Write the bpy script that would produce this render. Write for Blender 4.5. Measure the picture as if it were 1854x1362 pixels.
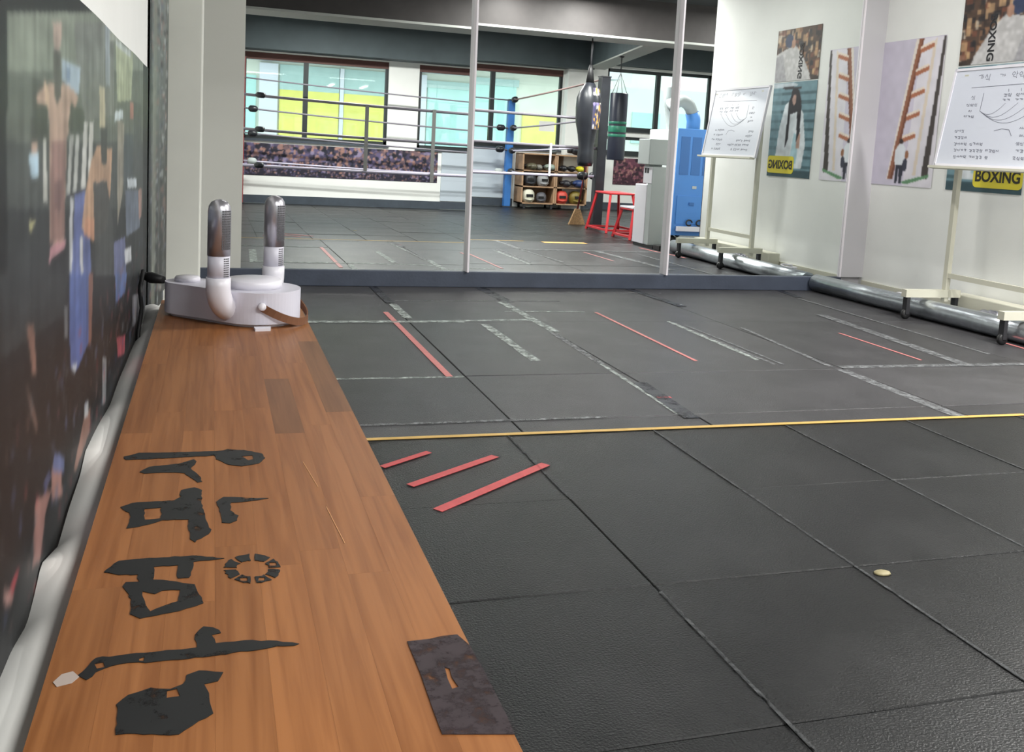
import bpy, bmesh, math, random
from mathutils import Vector, Matrix
from mathutils.geometry import tessellate_polygon

for o in list(bpy.data.objects):
    bpy.data.objects.remove(o)
random.seed(7)
SC = bpy.context.scene
COL = SC.collection
pi = math.pi

# ------------------------------------------------------------------ camera
cam_data = bpy.data.cameras.new('camera')
cam = bpy.data.objects.new('camera', cam_data)
COL.objects.link(cam)
R_ = Vector((0.954111, -0.294460, 0.054454)); U_ = Vector((-0.016206, 0.130802, 0.991276)); F_ = Vector((0.299014, 0.946670, -0.120027))
m = Matrix((R_, U_, -F_)).transposed().to_4x4()
m.translation = Vector((0.0, 0.0, 0.89294))
cam.matrix_world = m
cam_data.sensor_width = 36.0
cam_data.sensor_fit = 'HORIZONTAL'
cam_data.lens = 1738.132 / 1854.0 * 36.0
cam_data.shift_y = -(681.0 - 480.132) / 1854.0
cam_data.clip_start = 0.02
cam_data.clip_end = 200
SC.camera = cam

# ------------------------------------------------------------------ world, lights, exposure
world = bpy.data.worlds.new('overcast_sky')
SC.world = world
world.use_nodes = True
bg = world.node_tree.nodes['Background']
bg.inputs['Color'].default_value = (0.90, 0.97, 1.0, 1)
bg.inputs['Strength'].default_value = 2.1
SC.view_settings.view_transform = 'Standard'
SC.view_settings.look = 'None'
SC.view_settings.gamma = 1.0
SC.view_settings.exposure = 0.22
SC.view_settings.use_curve_mapping = False
FILL_W = 62.0       # base power of the added fill lamps


# ------------------------------------------------------------------ helpers
def lin(c):
    r = []
    for v in c[:3]:
        v = v / 255.0
        r.append(v / 12.92 if v <= 0.04045 else ((v + 0.055) / 1.055) ** 2.4)
    return (r[0], r[1], r[2], 1.0)


def mat(name, rgb, rough=0.6, metal=0.0, noise=0.0, scale=8.0, bump=0.0, bscale=60.0, emit=None, spec=0.5, coat=0.0):
    m = bpy.data.materials.new(name)
    m.use_nodes = True
    nt = m.node_tree
    p = nt.nodes['Principled BSDF']
    c = lin(rgb)
    p.inputs['Base Color'].default_value = c
    p.inputs['Roughness'].default_value = rough
    p.inputs['Metallic'].default_value = metal
    p.inputs['Specular IOR Level'].default_value = spec
    p.inputs['Coat Weight'].default_value = coat
    tc = nt.nodes.new('ShaderNodeTexCoord')
    if noise > 0:
        n = nt.nodes.new('ShaderNodeTexNoise')
        n.inputs['Scale'].default_value = scale
        n.inputs['Detail'].default_value = 6
        nt.links.new(tc.outputs['Object'], n.inputs['Vector'])
        r = nt.nodes.new('ShaderNodeValToRGB')
        r.color_ramp.elements[0].position = 0.3
        r.color_ramp.elements[1].position = 0.7
        lo = [max(0.0, v * (1 - noise)) for v in c[:3]] + [1]
        hi = [min(1.0, v * (1 + noise)) for v in c[:3]] + [1]
        r.color_ramp.elements[0].color = lo
        r.color_ramp.elements[1].color = hi
        nt.links.new(n.outputs['Fac'], r.inputs['Fac'])
        nt.links.new(r.outputs['Color'], p.inputs['Base Color'])
    if bump > 0:
        n2 = nt.nodes.new('ShaderNodeTexNoise')
        n2.inputs['Scale'].default_value = bscale
        n2.inputs['Detail'].default_value = 4
        nt.links.new(tc.outputs['Object'], n2.inputs['Vector'])
        b = nt.nodes.new('ShaderNodeBump')
        b.inputs['Strength'].default_value = bump
        b.inputs['Distance'].default_value = 0.01
        nt.links.new(n2.outputs['Fac'], b.inputs['Height'])
        nt.links.new(b.outputs['Normal'], p.inputs['Normal'])
    if emit:
        p.inputs['Emission Color'].default_value = lin(rgb)
        p.inputs['Emission Strength'].default_value = emit
    return m


class MB:
    """collects simple solids and links them as one mesh object"""
    def __init__(self):
        self.bm = bmesh.new()

    def box(self, x0, y0, z0, x1, y1, z1, M=None):
        vs = [self.bm.verts.new((x, y, z)) for x in (x0, x1) for y in (y0, y1) for z in (z0, z1)]
        for f in ((0, 1, 3, 2), (4, 6, 7, 5), (0, 4, 5, 1), (2, 3, 7, 6), (0, 2, 6, 4), (1, 5, 7, 3)):
            self.bm.faces.new([vs[i] for i in f])
        if M is not None:
            bmesh.ops.transform(self.bm, matrix=M, verts=vs)
        return self

    def tube(self, path, r, seg=12, caps=True, closed=False):
        path = [Vector(p) for p in path]
        n = len(path)
        rr = r if isinstance(r, (list, tuple)) else [r] * n
        rings = []
        up = None
        for i, p in enumerate(path):
            if closed:
                t = path[(i + 1) % n] - path[i - 1]
            else:
                t = path[min(i + 1, n - 1)] - path[max(i - 1, 0)]
            t.normalize()
            if up is None:
                up = Vector((0, 0, 1)) if abs(t.z) < 0.9 else Vector((1, 0, 0))
            a = (up - t * up.dot(t)).normalized()
            up = a
            b = t.cross(a)
            rings.append([self.bm.verts.new(p + (a * math.cos(2 * pi * k / seg) + b * math.sin(2 * pi * k / seg)) * rr[i]) for k in range(seg)])
        rng = range(n) if closed else range(n - 1)
        for i in rng:
            A, B = rings[i], rings[(i + 1) % n]
            for k in range(seg):
                f = self.bm.faces.new((A[k], A[(k + 1) % seg], B[(k + 1) % seg], B[k]))
                f.smooth = True
        if caps and not closed:
            self.bm.faces.new(rings[0][::-1])
            self.bm.faces.new(rings[-1])
        return self

    def bar(self, a, b, w, h=None):
        """square section bar from a to b"""
        a = Vector(a); b = Vector(b)
        h = h or w
        d = (b - a)
        L = d.length
        q = d.to_track_quat('X', 'Z').to_matrix().to_4x4()
        q.translation = a
        return self.box(0, -w / 2, -h / 2, L, w / 2, h / 2, q)

    def lathe(self, prof, c=(0, 0, 0), seg=20, M=None, sx=1.0, sy=1.0):
        rings = []
        allv = []
        for r, z in prof:
            ring = [self.bm.verts.new((c[0] + sx * r * math.cos(2 * pi * k / seg), c[1] + sy * r * math.sin(2 * pi * k / seg), c[2] + z)) for k in range(seg)]
            rings.append(ring)
            allv += ring
        for i in range(len(rings) - 1):
            for k in range(seg):
                f = self.bm.faces.new((rings[i][k], rings[i][(k + 1) % seg], rings[i + 1][(k + 1) % seg], rings[i + 1][k]))
                f.smooth = True
        self.bm.faces.new(rings[0][::-1])
        self.bm.faces.new(rings[-1])
        if M is not None:
            bmesh.ops.transform(self.bm, matrix=M, verts=allv)
        return self

    def prism(self, loops, z0, z1, M=None):
        """polygon with holes in xy, extruded z0..z1"""
        vv = [[Vector((p[0], p[1], 0)) for p in lp] for lp in loops]
        tris = tessellate_polygon(vv)
        flat = [v for lp in vv for v in lp]
        top = [self.bm.verts.new((v.x, v.y, z1)) for v in flat]
        bot = [self.bm.verts.new((v.x, v.y, z0)) for v in flat]
        for t in tris:
            try:
                self.bm.faces.new([top[i] for i in t])
                self.bm.faces.new([bot[i] for i in reversed(t)])
            except ValueError:
                pass
        off = 0
        for lp in vv:
            n = len(lp)
            for i in range(n):
                j = (i + 1) % n
                try:
                    self.bm.faces.new((bot[off + i], bot[off + j], top[off + j], top[off + i]))
                except ValueError:
                    pass
            off += n
        if M is not None:
            bmesh.ops.transform(self.bm, matrix=M, verts=top + bot)
        return self

    def grid(self, fn, nu, nv, smooth=True):
        vs = [[self.bm.verts.new(fn(i / nu, j / nv)) for j in range(nv + 1)] for i in range(nu + 1)]
        for i in range(nu):
            for j in range(nv):
                f = self.bm.faces.new((vs[i][j], vs[i + 1][j], vs[i + 1][j + 1], vs[i][j + 1]))
                f.smooth = smooth
        return self

    def build(self, name, material, parent=None, bevel=0.0, bseg=2, fixn=True):
        if fixn:
            bmesh.ops.recalc_face_normals(self.bm, faces=self.bm.faces[:])
        me = bpy.data.meshes.new(name)
        self.bm.to_mesh(me)
        self.bm.free()
        me.materials.append(material)
        o = bpy.data.objects.new(name, me)
        COL.objects.link(o)
        if parent:
            o.parent = parent
        if bevel > 0:
            b = o.modifiers.new('bevel', 'BEVEL')
            b.width = bevel
            b.segments = bseg
            b.limit_method = 'ANGLE'
        return o


def thing(name, label, cat, loc=(0, 0, 0), rz=0.0, group=None):
    o = bpy.data.objects.new(name, None)
    o.empty_display_size = 0.1
    COL.objects.link(o)
    o.location = loc
    o.rotation_euler = (0, 0, rz)
    return tag(o, label, cat, group)


def tag(o, label, cat, group=None):
    o['label'] = label
    o['category'] = cat
    if group:
        o['group'] = group
    return o


def struct(o):
    o['kind'] = 'structure'
    return o


def dup_tree(root, loc=None, rz=None, label=None):
    def rec(o, par):
        c = o.copy()
        COL.objects.link(c)
        c.parent = par
        for ch in [x for x in bpy.data.objects if x.parent == o]:
            rec(ch, c)
        return c
    r = rec(root, None)
    if loc is not None:
        r.location = loc
    if rz is not None:
        r.rotation_euler = (0, 0, rz)
    if label:
        r['label'] = label
    return r


# ---- flat prints: a fine grid whose colour attribute is painted below
class Canvas:
    def __init__(self, nu, nv, u0, u1, v0, v1, bgcol):
        self.nu, self.nv = nu, nv
        self.u0, self.u1, self.v0, self.v1 = u0, u1, v0, v1
        self.px = [[list(bgcol) for _ in range(nv + 1)] for _ in range(nu + 1)]

    def _idx(self, u, v):
        return ((u - self.u0) / (self.u1 - self.u0) * self.nu, (v - self.v0) / (self.v1 - self.v0) * self.nv)

    def poly(self, col, pts, alpha=1.0, jit=0.0):
        P = [self._idx(*p) for p in pts]
        j0 = max(0, int(min(p[1] for p in P))); j1 = min(self.nv, int(max(p[1] for p in P)) + 1)
        n = len(P)
        for j in range(j0, j1 + 1):
            xs = []
            for k in range(n):
                a, b = P[k], P[(k + 1) % n]
                if (a[1] <= j) != (b[1] <= j):
                    xs.append(a[0] + (j - a[1]) / (b[1] - a[1]) * (b[0] - a[0]))
            xs.sort()
            for q in range(0, len(xs) - 1, 2):
                for i in range(max(0, math.ceil(xs[q])), min(self.nu, math.floor(xs[q + 1])) + 1):
                    s = 1.0 + random.uniform(-jit, jit)
                    for t in range(3):
                        self.px[i][j][t] = self.px[i][j][t] * (1 - alpha) + col[t] * s * alpha

    def ell(self, col, c, ru, rv, alpha=1.0, n=18, jit=0.0):
        self.poly(col, [(c[0] + ru * math.cos(2 * pi * k / n), c[1] + rv * math.sin(2 * pi * k / n)) for k in range(n)], alpha, jit)

    def line(self, col, a, b, w, alpha=1.0):
        dx, dy = b[0] - a[0], b[1] - a[1]
        L = math.hypot(dx, dy) or 1e-6
        nx, ny = -dy / L * w / 2, dx / L * w / 2
        self.poly(col, [(a[0] + nx, a[1] + ny), (b[0] + nx, b[1] + ny), (b[0] - nx, b[1] - ny), (a[0] - nx, a[1] - ny)], alpha)

    def vgrad(self, f):
        for j in range(self.nv + 1):
            k = f(j / self.nv)
            for i in range(self.nu + 1):
                for t in range(3):
                    self.px[i][j][t] *= k

    def mottle(self, amt, cells_u, cells_v):
        G = [[random.uniform(-1, 1) for _ in range(cells_v + 2)] for _ in range(cells_u + 2)]
        for i in range(self.nu + 1):
            a = i / self.nu * cells_u; ia = int(a); fa = a - ia
            for j in range(self.nv + 1):
                b = j / self.nv * cells_v; ib = int(b); fb = b - ib
                g = (G[ia][ib] * (1 - fa) + G[ia + 1][ib] * fa) * (1 - fb) + (G[ia][ib + 1] * (1 - fa) + G[ia + 1][ib + 1] * fa) * fb
                for t in range(3):
                    self.px[i][j][t] *= 1 + amt * g

    def blur(self):
        p = self.px
        q = [[c[:] for c in row] for row in p]
        for i in range(1, self.nu):
            for j in range(1, self.nv):
                for t in range(3):
                    q[i][j][t] = (p[i][j][t] * 4 + p[i - 1][j][t] + p[i + 1][j][t] + p[i][j - 1][t] + p[i][j + 1][t]) / 8
        self.px = q

    def build(self, name, place, material, parent=None):
        """place(u, v) -> world point"""
        nu, nv = self.nu, self.nv
        verts = []; cols = []
        for i in range(nu + 1):
            u = self.u0 + (self.u1 - self.u0) * i / nu
            for j in range(nv + 1):
                verts.append(place(u, self.v0 + (self.v1 - self.v0) * j / nv))
                c = self.px[i][j]
                cols += lin([min(255, max(0, v)) for v in c])
        faces = [(i * (nv + 1) + j, (i + 1) * (nv + 1) + j, (i + 1) * (nv + 1) + j + 1, i * (nv + 1) + j + 1) for i in range(nu) for j in range(nv)]
        me = bpy.data.meshes.new(name)
        me.from_pydata(verts, [], faces)
        a = me.color_attributes.new('print', 'FLOAT_COLOR', 'POINT')
        a.data.foreach_set('color', cols)
        me.materials.append(material)
        me.polygons.foreach_set('use_smooth', [True] * len(me.polygons))
        o = bpy.data.objects.new(name, me)
        COL.objects.link(o)
        if parent:
            o.parent = parent
        return o


def print_mat(name, rough=0.4, spec=0.5):
    m = bpy.data.materials.new(name)
    m.use_nodes = True
    nt = m.node_tree
    p = nt.nodes['Principled BSDF']
    a = nt.nodes.new('ShaderNodeAttribute')
    a.attribute_name = 'print'
    nt.links.new(a.outputs['Color'], p.inputs['Base Color'])
    p.inputs['Roughness'].default_value = rough
    p.inputs['Specular IOR Level'].default_value = spec
    return m


def worn_mat(name, rgb, rough, scale, cut, soft=0.12):
    """paint or tape with patches rubbed away to what lies under it"""
    m = mat(name, rgb, rough, noise=0.2, scale=scale * 0.5)
    nt = m.node_tree
    p = nt.nodes['Principled BSDF']
    tc = [n for n in nt.nodes if n.type == 'TEX_COORD'][0]
    n = nt.nodes.new('ShaderNodeTexNoise')
    n.inputs['Scale'].default_value = scale
    n.inputs['Detail'].default_value = 8
    n.inputs['Roughness'].default_value = 0.7
    nt.links.new(tc.outputs['Object'], n.inputs['Vector'])
    r = nt.nodes.new('ShaderNodeMapRange')
    r.inputs['From Min'].default_value = cut - soft
    r.inputs['From Max'].default_value = cut + soft
    nt.links.new(n.outputs['Fac'], r.inputs['Value'])
    nt.links.new(r.outputs['Result'], p.inputs['Alpha'])
    return m


# ------------------------------------------------------------------ materials
M_WALL = mat('white_wall_paint', (236, 237, 234), 0.75, noise=0.03, scale=3, bump=0.05, bscale=120)
M_WALLG = mat('grey_white_wall_paint', (196, 194, 198), 0.7, noise=0.03, scale=3)
M_CEIL = mat('dark_ceiling_paint', (66, 70, 72), 0.85, noise=0.1, scale=3)
M_BEAM = mat('dark_beam_paint', (70, 80, 84), 0.7, noise=0.12, scale=3)
M_BEAMB = mat('brown_beam_paint', (58, 54, 54), 0.7, noise=0.1)
M_SOFFIT = mat('pale_soffit', (170, 172, 168), 0.7)
M_BASE = mat('charcoal_baseboard', (62, 70, 80), 0.55, noise=0.12, scale=12)
M_LEDGE = mat('navy_grey_ledge', (66, 73, 88), 0.5, noise=0.15, scale=6, bump=0.1)
M_SUB = mat('concrete_subfloor', (30, 30, 30), 0.9, noise=0.1)
M_FRAME = mat('lilac_white_metal', (240, 234, 240), 0.35)
M_DKFR = mat('dark_window_frame', (38, 44, 46), 0.5)
M_RBFR = mat('red_brown_header', (96, 62, 56), 0.6)
M_BLACK = mat('black_rubber', (22, 22, 24), 0.5)
M_BLKV = mat('black_vinyl', (34, 36, 42), 0.35, noise=0.2, scale=10)
M_WHITE = mat('white_plastic', (226, 224, 232), 0.35)
M_LILAC = mat('pale_lilac_plastic', (212, 210, 222), 0.4)
M_CHROME = mat('brushed_steel', (190, 188, 196), 0.30, metal=0.75)
M_DARK = mat('dark_slot', (40, 40, 44), 0.7)
M_RED = mat('red_painted_steel', (186, 46, 52), 0.4)
M_REDP = mat('red_post_padding', (132, 52, 54), 0.55)
M_BLUE = mat('blue_post_paint', (50, 108, 176), 0.45, noise=0.12, scale=6)
M_ROPE = mat('grey_rope_cover', (128, 124, 134), 0.5)
M_ROPEL = mat('pale_lilac_rope_cover', (188, 182, 202), 0.5)
M_ROPEB = mat('brown_rope_cover', (128, 104, 102), 0.6)
M_WOODS = mat('shelf_pine', (176, 142, 112), 0.55, noise=0.12, scale=14)
M_LEATH = mat('brown_leather', (112, 72, 46), 0.6)
M_COOL = mat('blue_cooler_panel', (72, 132, 204), 0.45)
M_COOLD = mat('blue_cooler_louvre', (52, 104, 168), 0.5)
M_GREYM = mat('pale_grey_metal', (176, 182, 182), 0.45)
M_BEIGE = mat('cream_powder_coat', (206, 204, 188), 0.5)
M_FOIL = mat('galvanised_foil', (186, 192, 198), 0.3, metal=0.95, noise=0.1, scale=30, bump=0.1, bscale=40)
M_PAPER = mat('white_paper', (238, 238, 234), 0.7)
M_PRINT = print_mat('glossy_print', 0.42, 0.22)
M_PRINTM = print_mat('matte_print', 0.6, 0.35)

# flat-print outlines (colour, [(y, z) ...]) for the wall mural, and brush lettering outlines on the bench top (x, y)
MURAL = [  # first four bands: stage backdrop with grazing haze painted in
((112, 122, 108), [(0.904,0.983),(2.545,1.175),(2.561,1.034),(0.902,0.934)]),
((84, 92, 84), [(0.902,0.934),(2.561,1.034),(2.581,0.861),(0.899,0.876)]),
((62, 68, 66), [(0.899,0.876),(2.581,0.861),(2.601,0.691),(0.896,0.82)]),
((44, 48, 50), [(0.896,0.82),(2.601,0.691),(2.621,0.515),(0.894,0.763)]),
((95, 100, 95), [(1.321,1.019),(1.826,1.072),(1.833,0.913),(1.429,0.901),(1.355,0.952)]),
((140, 148, 135), [(1.706,1.077),(2.215,1.137),(2.22,1.076),(1.707,1.03)]),
((120, 132, 140), [(1.666,1.055),(1.749,1.064),(1.753,0.961),(1.682,0.958)]),
((140, 150, 118), [(1.86,1.044),(2.222,1.056),(2.183,0.95),(1.9,0.938)]),
((150, 160, 158), [(1.86,1.047),(2.175,1.053),(2.176,1.038),(1.867,1.035)]),
((60, 64, 60), [(1.029,0.935),(1.114,0.934),(1.112,0.874),(1.017,0.875)]),
((158, 126, 108), [(1.114,0.934),(1.289,0.94),(1.364,0.929),(1.329,0.912),(1.265,0.877),(1.241,0.754),(1.133,0.763),(1.136,0.878),(1.125,0.911),(1.043,0.914),(1.059,0.922)]),
((176, 146, 118), [(1.097,0.935),(1.125,0.934),(1.137,0.907),(1.107,0.91)]),
((118, 86, 80), [(1.146,0.874),(1.254,0.873),(1.246,0.758),(1.136,0.765)]),
((95, 68, 66), [(1.166,0.83),(1.228,0.827),(1.22,0.795),(1.172,0.797)]),
((150, 128, 116), [(1.157,1.001),(1.223,1.008),(1.227,0.99),(1.202,0.975),(1.169,0.972)]),
((66, 66, 62), [(1.16,0.972),(1.218,0.976),(1.215,0.924),(1.19,0.915),(1.168,0.922)]),
((52, 58, 50), [(1.043,0.911),(1.119,0.911),(1.124,0.874),(1.089,0.874),(1.027,0.88)]),
((58, 66, 56), [(1.297,0.918),(1.41,0.913),(1.429,0.884),(1.304,0.879),(1.273,0.89)]),
((178, 118, 128), [(1.133,0.761),(1.256,0.756),(1.249,0.746),(1.127,0.744)]),
((34, 36, 40), [(1.127,0.744),(1.249,0.746),(1.271,0.709),(1.121,0.73)]),
((130, 152, 170), [(1.222,0.968),(1.382,0.968),(1.364,0.931),(1.229,0.943)]),
((90, 112, 140), [(1.258,0.96),(1.289,0.96),(1.289,0.942),(1.258,0.943)]),
((160, 130, 112), [(1.017,0.875),(1.057,0.873),(1.055,0.861),(1.021,0.861)]),
((140, 172, 192), [(1.002,0.864),(1.062,0.863),(1.061,0.839),(1.016,0.839)]),
((190, 185, 120), [(1.003,0.8),(1.039,0.797),(1.009,0.786)]),
((160, 163, 155), [(1.09,0.878),(1.108,0.878),(1.122,0.809),(1.093,0.811)]),
((150, 155, 150), [(1.288,0.879),(1.321,0.881),(1.288,0.807),(1.26,0.809)]),
((150, 155, 150), [(1.341,0.882),(1.373,0.882),(1.346,0.806),(1.312,0.807)]),
((160, 163, 158), [(1.413,0.899),(1.453,0.899),(1.429,0.805),(1.382,0.807)]),
((165, 166, 160), [(1.469,0.899),(1.516,0.9),(1.491,0.804),(1.449,0.804)]),
((36, 38, 46), [(1.26,0.81),(1.439,0.807),(1.439,0.803),(1.26,0.806)]),
((74, 88, 145), [(1.329,0.806),(1.429,0.805),(1.481,0.722),(1.493,0.677),(1.303,0.704)]),
((160, 165, 170), [(1.288,0.804),(1.317,0.802),(1.306,0.704),(1.281,0.707)]),
((164, 166, 165), [(1.373,0.747),(1.401,0.744),(1.41,0.689),(1.382,0.693)]),
((160, 122, 92), [(1.491,0.844),(1.558,0.864),(1.803,0.855),(1.775,0.786),(1.717,0.727),(1.514,0.724),(1.391,0.757),(1.429,0.805)]),
((176, 120, 90), [(1.43,0.769),(1.525,0.756),(1.537,0.722),(1.41,0.746)]),
((56, 60, 60), [(1.513,0.811),(1.701,0.805),(1.842,0.715),(1.863,0.624),(1.538,0.671)]),
((158, 150, 120), [(1.585,0.953),(1.669,0.954),(1.678,0.893),(1.593,0.892)]),
((50, 54, 52), [(1.605,0.892),(1.712,0.893),(1.7,0.832),(1.619,0.835)]),
((125, 120, 105), [(1.901,0.907),(2.034,0.902),(2.022,0.772),(1.911,0.709)]),
((60, 70, 74), [(2.035,0.88),(2.237,0.88),(2.247,0.759),(2.042,0.77)]),
((165, 176, 184), [(2.105,0.79),(2.338,0.781),(2.351,0.759),(2.115,0.77)]),
((90, 102, 120), [(2.063,0.769),(2.467,0.746),(2.477,0.656),(2.091,0.673)]),
((150, 112, 100), [(2.408,0.75),(2.542,0.747),(2.537,0.678),(2.445,0.676)]),
((88, 96, 140), [(1.843,0.688),(2.069,0.675),(2.096,0.59),(1.846,0.626)]),
((170, 176, 182), [(2.05,0.651),(2.207,0.64),(2.21,0.608),(2.073,0.618)]),
((60, 66, 66), [(2.231,0.951),(2.507,0.951),(2.525,0.789),(2.269,0.799)]),
((150, 90, 80), [(2.156,0.945),(2.241,0.948),(2.244,0.912),(2.158,0.911)]),
((165, 180, 186), [(1.849,0.92),(2.012,0.927),(2.013,0.909),(1.85,0.903)]),
((24, 26, 29), [(0.862,0.767),(2.653,0.511),(2.665,0.406),(1.264,0.38),(0.877,0.393),(0.845,0.412)]),
((40, 44, 46), [(0.862,0.77),(1.267,0.713),(1.24,0.666),(0.859,0.698)]),
((62, 82, 146), [(1.281,0.712),(1.461,0.686),(1.473,0.586),(1.338,0.571),(1.288,0.591)]),
((120, 75, 62), [(1.461,0.686),(1.514,0.679),(1.492,0.577),(1.462,0.579)]),
((190, 196, 205), [(1.288,0.593),(1.354,0.58),(1.329,0.572)]),
((70, 92, 150), [(1.873,0.629),(2.113,0.595),(2.078,0.56),(1.888,0.569)]),
((118, 80, 68), [(0.985,0.703),(1.027,0.695),(1.044,0.642),(1.017,0.646)]),
((100, 72, 64), [(0.976,0.653),(1.042,0.596),(1.051,0.573),(1.007,0.609)]),
((160, 108, 98), [(1.141,0.511),(1.212,0.491),(1.227,0.445),(1.14,0.473)]),
((150, 100, 92), [(1.03,0.515),(1.141,0.485),(1.097,0.475),(1.06,0.437),(1.012,0.451)]),
((84, 98, 150), [(1.164,0.522),(1.238,0.49),(1.243,0.468),(1.141,0.507)]),
((60, 66, 110), [(1.078,0.515),(1.119,0.515),(1.141,0.5),(1.094,0.498)]),
((136, 92, 78), [(1.317,0.447),(1.42,0.491),(1.485,0.487),(1.478,0.45),(1.341,0.438)]),
((170, 176, 180), [(1.42,0.509),(1.463,0.5),(1.463,0.478),(1.42,0.486)]),
((120, 122, 126), [(1.64,0.524),(1.713,0.508),(1.705,0.431),(1.637,0.445)]),
((168, 62, 74), [(1.91,0.5),(2.084,0.471),(2.071,0.433),(1.932,0.458)]),
((150, 40, 50), [(0.897,0.485),(0.932,0.487),(0.938,0.48),(0.908,0.472)]),
((150, 105, 98), [(0.869,0.498),(0.915,0.469),(0.901,0.465),(0.868,0.484)]),
((110, 40, 44), [(1.019,0.434),(1.067,0.405),(1.051,0.398),(1.018,0.41)]),
((96, 100, 104), [(1.075,0.419),(1.211,0.39),(1.221,0.383),(1.083,0.41)]),
((120, 120, 128), [(2.241,0.527),(2.539,0.486),(2.491,0.43),(2.247,0.453)]),
((84, 86, 90), [(1.24,0.678),(1.272,0.672),(1.266,0.633),(1.24,0.639)])]
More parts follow.
